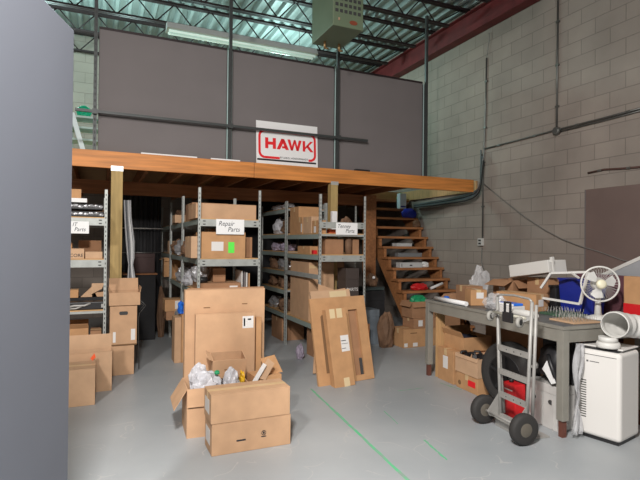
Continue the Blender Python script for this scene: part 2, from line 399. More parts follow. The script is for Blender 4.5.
# grey panels, poles, guard rail and sign on the platform edge
PX = [-.07, 1.55, 3.13, 4.68]
pl = ['tall grey panel on the mezzanine, leftmost of the three', 'grey panel on the mezzanine behind the hawk sign', 'grey panel on the mezzanine nearest the block wall']
for i in range(3):
    t = thing('grey_partition_panel', pl[i], 'panel', (PX[i]+.035, 6.5, Z1), group='grey panels along the mezzanine edge')
    w = PX[i+1]-PX[i]-.07
    b = MB(); b.box(0, 0, .0, w, .04, 1.5); obj('panel_board', b, greyp, t, bev=.003)
    b = MB(); b.box(0, -.004, 1.485, w, .044, 1.515); obj('edge_trim', b, joistm, t)
ql = ['slotted steel pole at the left end of the mezzanine panels', 'steel pole between the left and middle mezzanine panels', 'steel pole just right of the hawk sign', 'steel pole at the right end of the mezzanine panels']
for i, x in enumerate(PX):
    t = thing('support_pole', ql[i], 'pole', (x, 6.45, Z1), group='steel poles between the mezzanine panels')
    top = 5.12-Z1
    b = MB(); b.box(-.02, -.02, 0, .02, .02, top-.0); b.mi = 1
    z = .06
    while z < top-.05: b.box(-.007, -.021, z, .007, -.0195, z+.03); z += .075
    obj('pole', b, [polem, slot], t)
    if i: 
        b = MB(); b.box(.021, .025, .02, .034, .035, 1.48).box(-.033, .025, .02, -.021, .035, 1.48); obj('edge_strip', b, tealm, t); b = MB(); b.box(-.033, .052, .02, .033, .06, 1.48); obj('dark_gap_strip', b, slot, t)  # dark strip added behind the pole so the panel gap looks dark
    b = MB(); b.box(-.05, -.03, 0, .05, .045, .008); obj('base_plate', b, polem, t)
a = at(75, 109.5, Y=6.42); c = at(367, 140, Y=6.42)
t = thing('guard_rail', 'long thin grey rail across the front of the mezzanine panels', 'rail', (a.x, 6.408, a.z))
b = MB(); b.bar((0, 0, 0), (c.x-a.x, 0, 0), .035, .032); obj('rail_bar', b, polem, t)
for x in PX[:3]:
    b = MB(); b.box(x-a.x-.03, -.0225, -.03, x-a.x+.03, .0095, .03); obj('clamp', b, polem, t)
# HAWK sign
sx0, sx1 = 1.92, 2.825; sw = sx1-sx0; sh = .60
t = thing('hawk_sign', 'white sign with red HAWK lettering leaning on the middle grey panel', 'sign', (sx0+sw/2, 6.445, Z1+.003), (R(-3.6), 0, 0))
b = MB(); b.box(-sw/2, 0, 0, sw/2, .012, sh); obj('board', b, paper, t)
def rr(w, h, r, n=6):
    P = []
    for cx, cz, a0 in ((w/2-r, h/2-r, 0), (-w/2+r, h/2-r, 90), (-w/2+r, -h/2+r, 180), (w/2-r, -h/2+r, 270)):
        for k in range(n+1): a_ = R(a0+90*k/n); P.append((cx+r*math.cos(a_), cz+r*math.sin(a_)))
    return P
b = MB(); O = rr(.85, .40, .09); I = rr(.785, .335, .06); cz = .285
vo = [b.bm.verts.new((x, -.002, cz+z)) for x, z in O]; vi = [b.bm.verts.new((x, -.002, cz+z)) for x, z in I]
for i in range(len(O)):
    j = (i+1) % len(O)
    if O[i][1] < -.15 and O[j][1] < -.15 and min(O[i][0], O[j][0]) < -.2 and max(O[i][0], O[j][0]) > .2:
        # bottom run: left part red, rest open for the strapline
        q = [b.bm.verts.new((-.12, -.002, cz-.20)), b.bm.verts.new((-.12, -.002, cz-.1675))]
        b.bm.faces.new((vo[i], q[0], q[1], vi[i])); 
        q = [b.bm.verts.new((.31, -.002, cz-.20)), b.bm.verts.new((.31, -.002, cz-.1675))]
        b.bm.faces.new((q[0], vo[j], vi[j], q[1])); continue
    b.bm.faces.new((vo[i], vo[j], vi[j], vi[i]))
obj('border', b, redm, t, recalc=False)
# hand-cut HAWK letters
b = MB(); Lh = .15; z0 = cz-.06
def stroke(poly): b.prism([(x*1.06, -.003, z0+z*Lh) for x, z in poly], (0, .002, 0))
def rect(x0, za, x1, zb): stroke([(x0, za), (x1, za), (x1, zb), (x0, zb)])
x = -.31
rect(x, 0, x+.042, 1); rect(x+.103, 0, x+.145, 1); rect(x+.042, .36, x+.103, .64)
x = -.155   # A without left foot bar
stroke([(x, 0), (x+.045, 0), (x+.105, .78), (x+.095, 1), (x+.065, 1)]); stroke([(x+.065, 1), (x+.105, 1), (x+.17, 0), (x+.125, 0)]); rect(x+.075, .12, x+.125, .32)
x = -.005
stroke([(x, 1), (x+.04, 1), (x+.075, 0), (x+.045, 0)]); stroke([(x+.045, 0), (x+.075, 0), (x+.115, 1), (x+.09, 1)])
stroke([(x+.09, 1), (x+.115, 1), (x+.155, 0), (x+.125, 0)]); stroke([(x+.125, 0), (x+.155, 0), (x+.20, 1), (x+.16, 1)])
x = .21
rect(x, 0, x+.035, 1); stroke([(x+.035, .42), (x+.11, 1), (x+.15, 1), (x+.035, .22)]); stroke([(x+.045, .50), (x+.075, .66), (x+.155, 0), (x+.11, 0)])
obj('lettering', b, redm, t)
text('strapline', 'BY SAROL HONDOMARKETS', .036, inkm, rotm((.095, -.003, cz-.175), FRONT), t, sx=.9)
b = MB(); b.box(-sw/2+.01, -.006, .055, sw/2-.03, -.0005, .078); obj('edge_strip', b, blk, t)
# flat things lying on the platform edge
for i, (xa, xb, lab) in enumerate(((141, 197, 'white flat sheet lying on the mezzanine edge, left of the two'), (211, 240, 'short white flat strip on the mezzanine edge, right of the two'))):
    A = at(xa, 155, Y=6.38).x; Bx = at(xb, 157, Y=6.38).x
    b = MB(); b.box(0, 0, 0, Bx-A, .05, .018); o = obj('foam_sheet', b, paper); o.location = (A, 6.37, Z1+.001); tag(o, lab, 'sheet', 'white sheets on the mezzanine edge')
b = MB(); b.box(0, 0, 0, .24, .06, .03); o = obj('black_case', b, blk, bev=.005); o.location = (3.4, 6.38, Z1+.001); tag(o, 'flat black case lying on the mezzanine edge right of the sign', 'case')
# things up on the platform at the far left
t = thing('storage_shelf', 'pale teal metal shelf on the mezzanine behind the left pole', 'shelf', (-.42, 8.2, Z1))
for sx_ in (0, .42):
    for sy in (0, .3): b = MB(); b.box(sx_, sy, 0, sx_+.03, sy+.03, .80); obj('post', b, tealm, t)
for z in (.12, .44, .62, .78): b = MB(); b.box(0, 0, z, .45, .33, z+.03); obj('shelf_board', b, tealm, t)
lump('green_bag', 'bright green bag on top of the teal shelf upstairs', 'bag', (-.24, 8.35, Z1+.81), (.10, .09, .11), mat('bright_green_bag', (.0, .42, .22), .4), 3, .3)
b = MB()
t = thing('step_ladder', 'pale blue white step ladder leaning by the shelf upstairs', 'ladder', (-.20, 7.6, Z1), (R(0), R(-16), 0))
for s in (0, .3): b = MB(); b.box(0, s, .02, .06, s+.03, .72); obj('side_rail', b, mat('ladder_enamel', (.62, .74, .78), .4), t)
for k in range(2): b = MB(); b.box(.005, .03, .2+.27*k, .055, .3, .22+.27*k); obj('step', b, alu, t)

# ceiling strip light over the panels
t = thing('strip_light', 'long white fluorescent strip light hanging above the grey panels', 'light', (.88, 7.75, 4.70))
b = MB(); b.prism([(0, -.12, 0), (0, .12, 0), (0, .05, .11), (0, -.05, .11)], (2.45, 0, 0)); obj('housing', b, whitem, t)
tube_off_glow = mat('strip_light_tube', (.75, .95, .86), .3, emit=.2)  # unlit tubes; a faint glow is put into their colour
for s in (-1, 1): b = MB(); b.cyl((.03, s*.055, -.022), (2.42, s*.055, -.022), .018, 12); obj('tube', b, tube_off_glow, t)
for s in (.3, 2.15): b = MB(); b.cyl((s, 0, .11), (s, 0, .43), .004, 6); obj('hanger', b, condm, t)
# second one nearer the camera, cut by the top edge
t = thing('strip_light', 'short end of a white strip light at the top edge', 'light', (2.1, 5.1, 4.88), (0, 0, PI/2+.12))
b = MB(); b.prism([(0, -.07, 0), (0, .07, 0), (0, .04, .09), (0, -.04, .09)], (-2.4, 0, 0)); obj('housing', b, whitem, t)
b = MB(); b.cyl((-.02, 0, -.02), (-2.38, 0, -.02), .018, 12); obj('tube', b, tube_off_glow, t)
for s in (-.3, -2.1): b = MB(); b.cyl((s, 0, .09), (s, 0, .26), .004, 6); obj('hanger', b, condm, t)

# unit heater
hp = at(339, 24, Y=5.55)
t = thing('unit_heater', 'green grey unit heater hanging from the roof steel', 'heater', (2.56, 5.43, 4.17))
hw, hd, hh = .42, .66, .62
b = MB(); b.box(0, 0, 0, hw, hd, hh); obj('cabinet', b, heatm, t, bev=.008)
b = MB()
for r_ in range(3):
    for k in range(6): b.box(.03+k*.062, -.006, .17+r_*.075, .07+k*.062, -.0005, .21+r_*.075)
b.mi = 1; b.box(.02, -.0012, .15, .40, -.0004, .38); obj('louver', b, [slot, heatm], t)
b = MB(); b.lathe([(.055, 0), (.055, .004)], 24, rotm((.28, -.001, .07), (PI/2, 0, 0)) @ Matrix.Diagonal((1, .5, 1, 1))); obj('badge', b, mat('heater_badge', (.25, .06, .03), .5), t)
b = MB(); b.box(.07, -.012, .07, .09, -.0005, .10); obj('switch', b, mat('heater_switch', (.5, .32, .22), .5), t)
for k, (px, py) in enumerate(((.12, .5), (.33, .5))): b = MB(); b.cyl((px, py, 0), (px, py, -.09), .018, 10).cyl((px, py, -.085), (px+.05, py, -.085), .014, 8); obj('pipe_stub', b, mat('brass_stub', (.35, .22, .10), .4, .7), t)
for px, py in ((.05, .08), (.37, .08), (.05, .6), (.37, .6)): b = MB(); b.cyl((px, py, hh), (px, py, 1.32), .006, 6); obj('hanger_rod', b, condm, t)

# ================================================================== RIGHT WALL
def wallp(x, y, off=.0): return at(x, y, X=XR-off)
def run(name, label, cat, pts, r, m, off, group=None, clips=0):
    P = [wallp(x, y, off) for x, y in pts]; o0 = P[0].copy()
    t = thing(name, label, cat, o0)
    b = MB(); b.tube([p-o0 for p in P], r, 8); obj('tube' if 'cable' not in name else 'cord', b, m, t)
    for k in range(clips):
        i = (k+.5)/clips*(len(P)-1); p = P[int(i)].lerp(P[min(int(i)+1, len(P)-1)], i-int(i))-o0
        b = MB(); b.box(p.x-.012, p.y-.025, p.z-.012, p.x+off-.0005, p.y+.025, p.z+.012); obj('clip', b, condm, t)
    return t
run('wall_conduit', 'vertical grey conduit down the block wall by the beam end', 'conduit', [(486.5, 58), (485.8, 105), (484, 150), (483, 175), (482.5, 238)], .013, condm, .02, clips=4)
run('wall_conduit', 'vertical dark conduit from the roof to the round junction box', 'conduit', [(558, 0), (557.3, 65), (556.7, 127)], .014, condm, .02, clips=3)
t = run('wall_conduit', 'pair of conduits sloping up the block wall to the right edge', 'conduit', [(484, 149), (515, 141), (556, 130), (600, 119), (660, 103)], .012, condm, .02, clips=4)
P = [wallp(x, y, .02)-t.location for x, y in ((560, 131.5), (600, 121.5), (660, 105.5))]; b = MB(); b.tube(P, .010, 8); obj('tube', b, condm, t)
p = wallp(556.5, 131, .03); t = thing('outlet_box', 'small round junction box where the wall conduits meet', 'junction box', p)
b = MB(); b.lathe([(.055, -.029), (.055, .02), (.045, .03)], 16, rotm((0, 0, 0), (0, -PI/2, 0))); obj('body', b, condm, t)
p = wallp(482, 242, .0); t = thing('wall_outlet', 'small white electrical box on the block wall above the bench boxes', 'outlet', p)
b = MB(); b.box(-.05, -.05, -.06, -.001, .05, .06); obj('body', b, white, t, bev=.004)
b = MB(); b.box(-.053, -.03, .01, -.0505, .03, .04).box(-.053, -.03, -.04, -.0505, .03, -.01); obj('socket', b, slot, t)
run('wall_cable', 'thin cord hanging from the wall outlet behind the bench', 'cord', [(482, 248), (481.5, 262), (486, 276), (492, 283), (500, 292)], .006, condm, .02)
run('wall_cable', 'thin cord drooping across the block wall from beam end', 'cord', [(484, 184), (502, 199), (525, 217), (545, 230), (562, 239), (583, 247), (600, 252), (622, 260), (645, 266)], .005, mat('grey_cord', (.24, .23, .22), .5), .034)
run('wall_conduit', 'thin rusty rod fixed level on the block wall', 'rod', [(588, 173), (604, 169.5), (622, 168.5), (650, 166)], .012, mat('rusty_rod', (.10, .05, .04), .7), .015, clips=2)
run('wall_cable', 'loose pale cord curling under the red roof beam', 'cord', [(489, 33), (489.3, 38), (488, 46), (486.8, 56)], .007, mat('pale_cord', (.30, .29, .27), .5), .03)
# cable bundle drooping beside the stair opening
A = wallp(481, 150, .09)
t = thing('cable_bundle', 'sagging bundle of dark cables beside the mezzanine beam end', 'cable', A)
for k in range(6):
    pts = [(481+k*.5, 150+k*2), (480.5+.4*k, 170), (479, 187+k), (468, 194+k*1.2), (448, 199+k*.9), (425, 203+k*.7), (414, 205+k*.5)]
    P = [wallp(x, y, .08+.012*k)-A for x, y in pts]
    # smooth
    Q = []
    for i in range(len(P)-1):
        p0, p1, p2, p3 = P[max(i-1, 0)], P[i], P[i+1], P[min(i+2, len(P)-1)]
        for s in range(5):
            u = s/5; Q.append(.5*((2*p1)+(p2-p0)*u+(2*p0-5*p1+4*p2-p3)*u*u+(3*p1-p0-3*p2+p3)*u*u*u))
    Q.append(P[-1]); b = MB(); b.tube(Q, .010, 6); obj('cable', b, [cablem, condm, blkm][k % 3], t)
# brown board on the wall
p0 = wallp(587, 190); p1 = wallp(640, 190)
t = thing('wall_board', 'large brown board fixed on the block wall at right', 'board', (XR-.001, p0.y, 1.10))
b = MB(); b.box(-.02, -1.6, 0, 0, 0, 1.13); obj('board', b, mat('brown_board', (.19, .135, .12), .6, var=.08, vscale=1.5), t)
b = MB(); b.box(-.024, -.0, 0, 0, .015, 1.13); obj('edge_strip', b, greyp, t)

# ================================================================== STAIRS
SX0, SX1 = 4.60, 5.62
st = thing('staircase', 'open brown timber staircase rising to the mezzanine', 'staircase', (SX0, 6.42, 0))
NR, RISE, RUN = 14, .1836, .16
def syz(k): return (k-1)*RUN, k*RISE
for k in range(1, NR):
    y, z = syz(k); b = MB(); b.box(-.03, y-.02, z-.04, SX1-SX0+.03, y+.20, z); obj('tread', b, woodstair, st, bev=.003)
for x in (.0, SX1-SX0-.05):
    poly = [(x, -.0, 0)]
    for k in range(1, NR):
        y, z = syz(k)
        poly += [(x, y, z-.041), (x, y+RUN, z-.041)]
    y, z = syz(NR-1); poly += [(x, y+RUN, z+.10), (x, y+RUN, z-.32), (x, .28, 0)]
    # as stacked blocks joined in one mesh (sawtooth string)
    b = MB(); b.prism(poly, (.05, 0, 0)); bmesh.ops.triangulate(b.bm, faces=b.bm.faces); obj('stringer', b, woodstair, st)
def tread_pt(k, fx, fy=.08):
    y, z = syz(k); return Vector((SX0+fx*(SX1-SX0), 6.42+y+fy, z+.001))
def smallbox(label, p, w, d, h, m, rz=0, name='white_box', cat='box', group=None, lid=True):
    t = thing(name, label, cat, p, rz, group)
    b = MB(); b.box(-w/2, -d/2, 0, w/2, d/2, h*.8 if lid else h); obj('body', b, m, t, bev=.003)
    if lid: b = MB(); b.box(-w/2-.003, -d/2-.003, h*.8+.001, w/2+.003, d/2+.003, h); obj('lid', b, m, t, bev=.002)
    return t
smallbox('flat white box on a stair tread below the blue bag', tread_pt(8, .42), .34, .14, .06, whitem, .05)
smallbox('grey flat case on the stair, one tread below the white box', tread_pt(7, .45), .50, .12, .07, mat('grey_case', (.22, .23, .24), .6), 0, 'grey_case', 'case')
t = smallbox('white box with dark marks on the middle stair tread', tread_pt(6, .36), .46, .13, .09, whitem, 0, lid=False)
b = MB(); b.box(-.03, -.068, .03, .02, -.0655, .05).box(-.2, -.068, .02, -.19, -.0655, .07); obj('print', b, inkm, t)
lump('paper_bundle', 'crumpled pale paper bundle beside the marked white box', 'paper', tread_pt(6, .68), (.07, .06, .06), paper, 4, .35)
lump('red_bag', 'red cloth bag draped on a lower stair tread', 'bag', tread_pt(4, .34), (.17, .08, .07), redp, 5, .3)
t = thing('white_tube', 'short pale roll leaning on the lower stair tread', 'roll', tread_pt(4, .56, .05) + Vector((0, 0, .026)), (0, R(72), .0)); b = MB(); b.cyl((0, 0, 0), (0, 0, .26), .024, 12); obj('tube', b, paper, t)
smallbox('pale folded sheet on the lowest open stair tread', tread_pt(3, .75), .24, .14, .04, labelm, .2, 'folded_sheet', 'sheet', lid=False)
lump('blue_bag', 'bright blue bag resting high on the stairs', 'bag', tread_pt(11, .84, .02), (.17, .07, .11), mat('royal_blue_bag', (.01, .03, .45), .4), 6, .15, sub=3)
t = smallbox('upright white carton behind the blue bag on stairs', tread_pt(12, .80, .06), .14, .12, .30, mat('pale_blue_white_carton', (.62, .70, .76), .5), 0, 'white_carton', lid=False)
b = MB(); b.box(-.06, -.062, .03, .06, -.0603, .055); obj('print', b, bluem, t)
lump('green_packet', 'small lime green packet at the top of the stairs', 'packet', tread_pt(13, .89, .06), (.09, .05, .09), mat('lime_green_packet', (.30, .62, .16), .5), 8, .3)
lump('brown_bundle', 'small dark brown bundle on the stairs under the blue bag', 'bundle', tread_pt(10, .93, .06), (.08, .05, .08), brownbag, 9, .3)

# ================================================================== SHELVING RACKS
def rack(label, x0, x1, y0, y1, levels, h=2.13, notch=None, group=None, beamh=.08, plain=()):
    t = thing('shelving_rack', label, 'shelving rack', (x0, y0, 0), 0, group)
    w, d = x1-x0, y1-y0; s = .029; k = .003
    for (cx, cy, fx, fy) in ((0, 0, 1, 1), (w, 0, -1, 1), (0, d, 1, -1), (w, d, -1, -1)):
        b = MB(); xa, xb = sorted((cx, cx+fx*s)); ya, yb = sorted((cy, cy+fy*k)); b.box(xa, ya, 0, xb, yb, h)
        xa, xb = sorted((cx, cx+fx*k)); ya, yb = sorted((cy+fy*k, cy+fy*s)); b.box(xa, ya, 0, xb, yb, h)
        b.mi = 1; z = .05
        while z < h-.03:
            if fy > 0: b.box(cx+fx*.011, cy-.001, z, cx+fx*.019, cy, z+.022) if fx > 0 else b.box(cx-.019, cy-.001, z, cx-.011, cy, z+.022)
            if fx > 0: b.box(-.001, cy+fy*.024 if fy < 0 else cy+.014, z, 0, cy-.014 if fy < 0 else cy+.024, z+.022)
            z += .05
        obj('post', b, [steel, slot], t)
    for z in levels:
        if z in plain: bh = .025
        else: bh = beamh
        for cy, s_ in ((.004, -1), (d-.018, 1)):
            b = MB(); b.box(s+.001-.03, cy, z-bh, w-s-.001+.03, cy+.014, z)
            if s_ < 0 and bh > .05:
                b.mi = 1
                for xx in (.055, w-.085):
                    for zz in (.2, .65): b.box(xx, cy-.001, z-bh+bh*zz, xx+.03, cy, z-bh+bh*zz+.012)
                b.box(w/2-.004, cy-.001, z-bh/2-.004, w/2+.004, cy, z-bh/2+.004)
            obj('beam', b, [steel, slot], t)
        for cx in (.004, w-.018):
            b = MB(); b.box(cx, .045, z-.06, cx+.014, d-.045, z-.002); obj('side_beam', b, [mat('rack_side_steel', (.33, .40, .37), .45, .2)], t)
        P = [(.02, .02), (w-.02, .02)]
        if notch: nx, ya, yb = notch; P += [(w-.02, ya), (nx, ya), (nx, yb), (w-.02, yb)]
        P += [(w-.02, d-.02), (.02, d-.02)]
        b = MB(); b.prism([(x, y, z+.0005) for x, y in P], (0, 0, .011)); bmesh.ops.triangulate(b.bm, faces=[f for f in b.bm.faces if len(f.verts) > 4]); obj('shelf_board', b, ply, t)
    return t
LB = .012   # board thickness above a level
def sign(label, x0, x1, z0, z1, Y, lines, size):
    t = thing('paper_sign', label, 'sign', ((x0+x1)/2, Y, z0)); w = x1-x0; h = z1-z0
    b = MB(); b.box(-w/2, -.002, 0, w/2, 0, h); obj('sheet', b, paper, t)
    for s, dx, fz in lines: text('handwriting', s, size, mat('marker_ink', (.05, .055, .07), .8), rotm((dx*w, -.0028, fz*h), FRONT), t, ext=.0004, shear=.25, sx=.9)
    return t
# rack A, left
rack('grey steel rack of parts at the left behind the panel', -.66, .075, 5.9, 7.05, [.28, .745, 1.30, 1.755], 2.07, plain=(.745,))
sign('handwritten IT parts sign on the left rack', at(70, 227, Y=5.89).x-.05, at(89, 227, Y=5.89).x, 1.585, 1.715, 5.895, [('IT', -.1, .72), ('Parts', .12, .33)], .06)
z = 1.755+LB
def bundle(label, x, y, z, w, d, h, seed):
    t = thing('wrapped_bundle', label, 'bundle', (x, y, z)); rnd = random.Random(seed)
    b = MB(); b.box(-w/2, -d/2, 0, w/2, d/2, h*.8); obj('body', b, blk, t, bev=.01)
    b = MB()
    for k in range(9):
        cx = -w/2+w*(k+.5)/9; b.blob((cx, -d/2, h*.45+rnd.uniform(-.01, .01)), (w/18*1.1, .012, h*.22), seed+k, .3, sub=2, flat=False)
    obj('wrapping', b, foil, t)
bundle('lower black and silver wrapped bundle on left rack top', -.19, 6.05, z, .46, .26, .075, 1)
bundle('upper black and silver wrapped bundle on left rack top', -.19, 6.05, z+.078, .44, .26, .075, 20)
t = smallbox('folded white cloth on the wrapped bundles, left rack', (-.27, 6.05, z+.155), .28, .22, .045, paper, 0, 'folded_cloth', 'cloth', lid=False)
carton('small carton at the top of the left rack', -.42, -.19, 5.97, 6.15, z+.2015, z+.30, v=2, simple=True)
lump('brown_paper', 'crumpled brown paper beside the wrapped bundles', 'paper', (.0, 6.5, z), (.05, .12, .09), brownbag, 12, .3)
z = 1.30+LB
t = carton('small carton with dark print on the second left shelf', -.42, -.15, 5.93, 6.15, z, z+.11, v=1, strip=False)
text('print', 'CORE', .05, inkm, rotm((.06, -.112, .035), FRONT), t)
carton('low flat carton right of the printed one, left rack', -.14, .03, 5.94, 6.2, z, z+.075, v=1, simple=True)
carton('dark brown carton at the back of the left second shelf', -.22, .02, 6.3, 6.6, z, z+.20, v=3, simple=True)
carton('small carton on top behind the printed one, left rack', -.42, -.28, 6.2, 6.4, z, z+.17, v=2, simple=True)
z = .745+LB
t = thing('black_case', 'black case with bright chrome trim on the left plywood shelf', 'case', (-.14, 6.0, z))
b = MB(); b.box(-.19, -.06, 0, .2, .12, .085); obj('body', b, blk, t, bev=.01)
b = MB(); b.tube([(-.19, -.068, .03), (-.1, -.07, .05), (0, -.07, .048), (.06, -.068, .072)], .012, 8).tube([(-.19, -.068, .015), (-.08, -.07, .02), (-.03, -.07, .04)], .010, 8).box(.165, -.066, .02, .19, -.061, .06); obj('trim', b, alu, t)
t = thing('black_binder', 'black flat pack behind the chrome case, left rack', 'case', (-.1, 6.25, z)); b = MB(); b.box(-.2, -.08, 0, .16, .12, .11); obj('body', b, blkm, t, bev=.006)
carton('small plain carton above the chrome case on left rack', -.34, -.21, 6.16, 6.33, z+.112, z+.20, v=2, simple=True)
# folded loose flaps
t = thing('folded_carton', 'loose folded carton with raised flaps on the left rack', 'box', (.0, 6.22, z+.112)); 
b = MB(); b.prism([(-.19, 0, 0), (-.02, 0, 0), (-.07, 0, .12)], (0, .05, 0)); obj('flap', b, card[1], t)
b = MB(); b.prism([(-.08, -.02, .03), (.03, -.02, .09), (.055, -.02, .155), (-.075, -.02, .155)], (0, .006, 0)); obj('flap', b, card[1], t)
b = MB(); b.box(-.07, .0, 0, .05, .1, .05); obj('body', b, card[0], t)
z = .28+LB
carton('open carton inside the left rack bottom, flaps up', -.32, -.10, 6.0, 6.25, z, z+.26, v=2, open_={'f': (-50, .3), 'b': (-60, .3)})
carton('carton beside the open one on the left bottom shelf', -.08, .03, 6.0, 6.25, z, z+.22, v=3, simple=True)

# rack row B, centre
GB = 'centre row of steel racks'
rack('centre front steel rack with the repair parts sign', 1.02, 1.76, 5.7, 6.9, [.35, .93, 1.31, 1.77], group=GB)
rack('steel rack directly behind the centre front rack', 1.02, 1.76, 6.93, 8.13, [.35, .93, 1.31, 1.77], group=GB)
rack('rearmost steel rack of the centre row', 1.02, 1.76, 8.16, 9.36, [.35, .93, 1.31, 1.77], group=GB)
sign('handwritten repair parts sign on the centre rack', 1.225, 1.555, 1.60, 1.775, 5.695, [('Repair', -.15, .70), ('Parts', .12, .32)], .078)
z = 1.77+LB
cpx_top = carton('long wide carton on the centre rack top shelf', 1.0, 1.715, 5.745, 6.25, z, 1.955, v=0)
carton('tall carton behind the long one on the centre rack', 1.05, 1.5, 6.28, 6.8, z, z+.22, v=3, simple=True)
z = 1.31+LB
carton('carton with white and lime labels on the centre rack', 1.065, 1.58, 5.72, 6.1, z, 1.625, v=2,
       stickers=(('f', .22, .28, .27, .35, labelm), ('f', .60, .20, .14, .42, limem)))
carton('narrow carton sticking out left on the centre rack', .955, 1.055, 5.76, 6.2, z, z+.25, v=1, simple=True)
carton('darker carton right of the labelled carton, centre rack', 1.60, 1.715, 5.9, 6.3, z, z+.25, v=3, simple=True)
carton('flat carton behind the repair sign on centre rack', 1.31, 1.70, 6.35, 6.8, z, z+.36, v=3, simple=True)
z = .93+LB
carton('wide brown carton on the centre rack third shelf', 1.07, 1.55, 5.80, 6.3, z, z+.085, v=3, stickers=(('f', .72, .3, .2, .3, labelm),))
carton('brown carton standing on the wide one, centre rack', 1.25, 1.40, 5.95, 6.3, z+.0875, z+.25, v=3, simple=True)
t = thing('black_spool', 'black round spool at the left of the centre shelf', 'spool', (1.11, 5.86, z+.0875+.035), (0, PI/2, .3)); b = MB(); b.cyl((0, 0, -.05), (0, 0, .05), .033, 16); obj('spool', b, blk, t)
for i in range(4):
    b = MB(); b.box(0, 0, 0, .012, .3, .22-.01*i); o = obj('folder', b, [labelm, greyp, labelm, card[2]][i]); o.location = (1.575+.03*i, 5.86, z); tag(o, ['white folder', 'grey folder', 'thin pale folder', 'brown folder'][i] + ' standing upright at the right of the centre shelf', 'folder', 'folders on the centre rack')
# bags along the left side of row B
rnd = random.Random(4)
specs = [(183, 241, 'clear bag low beside the narrow carton'), (189, 228, 'clear bag wedged under the top shelf'), (185, 260, 'clear bag spilling from the middle shelf side'), (193, 271, 'silver grey bag on the third shelf corner'), (184, 283, 'clear bag on the third shelf side'), (177, 232, 'grey bag on the second rack of the row')]
k = 0
for (X_, Y_, z_, sx_, lab, mm) in [
    (1.12, 6.35, 1.31+LB, .13, 'crumpled clear bag on the second shelf side, centre row', foil),
    (1.10, 6.70, 1.31+LB, .12, 'brown and clear bag behind the narrow carton', brownbag),
    (1.11, 6.05, .93+LB+.09, .10, 'silver bag on the third shelf side, centre row', foil),
    (1.12, 6.50, .93+LB, .13, 'clear bag deeper on the third shelf, centre row', bagw),
    (1.12, 7.2, .93+LB, .14, 'silver bag in the second rack, third shelf', foil),
    (1.12, 7.3, 1.31+LB, .14, 'grey bag in the second rack, second shelf', foil),
    (1.12, 7.75, 1.31+LB, .13, 'brown bag in the second rack, second shelf', brownbag),
    (1.13, 7.85, 1.77+LB, .10, 'brown bag on the second rack top shelf', brownbag),
    (1.13, 6.0, .35+LB, .13, 'blue grey bag low in the centre rack', purple),
    (1.13, 7.3, .35+LB, .14, 'grey bag low in the second rack', foil)]:
    k += 1; lump('plastic_bag', lab, 'bag', (X_, Y_, z_), (sx_, sx_*1.2, .13), mm, k, .35, 'bags along the centre row')
# cartons jutting out of the row on the left
def jut(label, xa, ya, xb, yb, Y, z0, dep=.3, **kw):
    ym = (ya+yb)/2; A = at(xa, ym, Y=Y).x; Bx = at(xb, ym, Y=Y).x; ztop = at((xa+xb)/2, ya, Y=Y).z
    return carton(label, A, Bx+.02, Y, Y+dep, z0, ztop, **kw)
jut('small carton jutting left from a top shelf, centre row', 175, 215, 189, 221, 7.3, 1.77+LB, v=1, simple=True)
jut('small carton jutting left at middle height, centre row', 169, 241, 184, 248, 8.3, 1.31+LB, dep=.2, v=1, simple=True)
t = jut('brown open carton jutting left at the third shelf', 164, 258, 181, 271, 8.3, .93+LB, dep=.2, v=2, open_={'l': (30, .3), 'f': (60, .3)})
carton('labelled carton jutting left low in the centre row', .88, 1.14, 7.5, 7.8, .49, .66, v=2, stickers=(('f', .55, .2, .3, .7, labelm),))
carton('plain dark carton under the labelled one, centre row', .90, 1.15, 7.5, 7.8, .35+LB, .488, v=3, simple=True)
lump('blue_bag', 'bright blue plastic bag low beside the centre rack', 'bag', (.955, 6.45, .603), (.045, .07, .09), bluel, 14, .4)
carton('upright narrow carton on the floor left of centre rack', .865, .945, 6.35, 6.6, 0, .565, v=0, simple=True)
carton('second upright carton on the floor beside the centre rack', .948, 1.012, 6.34, 6.62, 0, .60, v=2, simple=True)
lump('brown_bag', 'dark brown bag hanging down left of the centre row', 'bag', (.905, 8.2, .0), (.062, .08, .48), brownbag, 15, .3)

# rack row C, right of centre
GC = 'right row of steel racks'
NL = (.445, .60, .80)
rack('right front steel rack with the tenney parts sign', 2.53, 3.195, 5.7, 6.93, [.45, 1.355, 1.625], notch=NL, group=GC, plain=(1.625,))
rack('steel rack directly behind the right front rack', 2.53, 3.195, 6.96, 8.16, [.45, .80, 1.08, 1.37, 1.64, 2.02], group=GC, plain=(2.02, 1.64, 1.37, 1.08, .80, .45))
rack('steel rack behind and right of the right row', 3.25, 3.86, 7.2, 8.3, [.45, .9, 1.35, 1.8], group=GC)
t = thing('shelf_beam', 'grey beam across the right front rack behind the sign', 'beam', (2.53, 5.7, 1.70)); b = MB(); b.box(.005, -.006, 0, .66, -.001, .08); b.mi = 1
for xx in (.05, .59): b.box(xx, -.007, .02, xx+.03, -.006, .03).box(xx, -.007, .05, xx+.03, -.006, .06)
obj('beam', b, [steel, slot], t)
sign('handwritten tenney parts sign on the right rack', 2.755, 3.065, 1.62, 1.775, 5.69, [('Tenney', -.14, .70), ('Parts', .14, .32)], .07)
z = 1.625+LB
carton('tall carton at the left of the right rack top', 2.576, 2.90, 6.54, 6.885, z, 2.03, v=2)
carton('upright brown carton in front on the right rack top', 2.545, 2.69, 6.32, 6.52, z, z+.23, v=2, simple=True, stickers=(('l', .75, .1, .2, .5, labelm),))
carton('second upright carton on the right rack top', 2.545, 2.69, 6.0, 6.29, z, z+.225, v=1, simple=True)
carton('low carton with white label on the right rack top', 2.545, 2.65, 5.76, 5.98, z, z+.165, v=2, simple=True, stickers=(('l', .3, .05, .3, .5, labelm),))
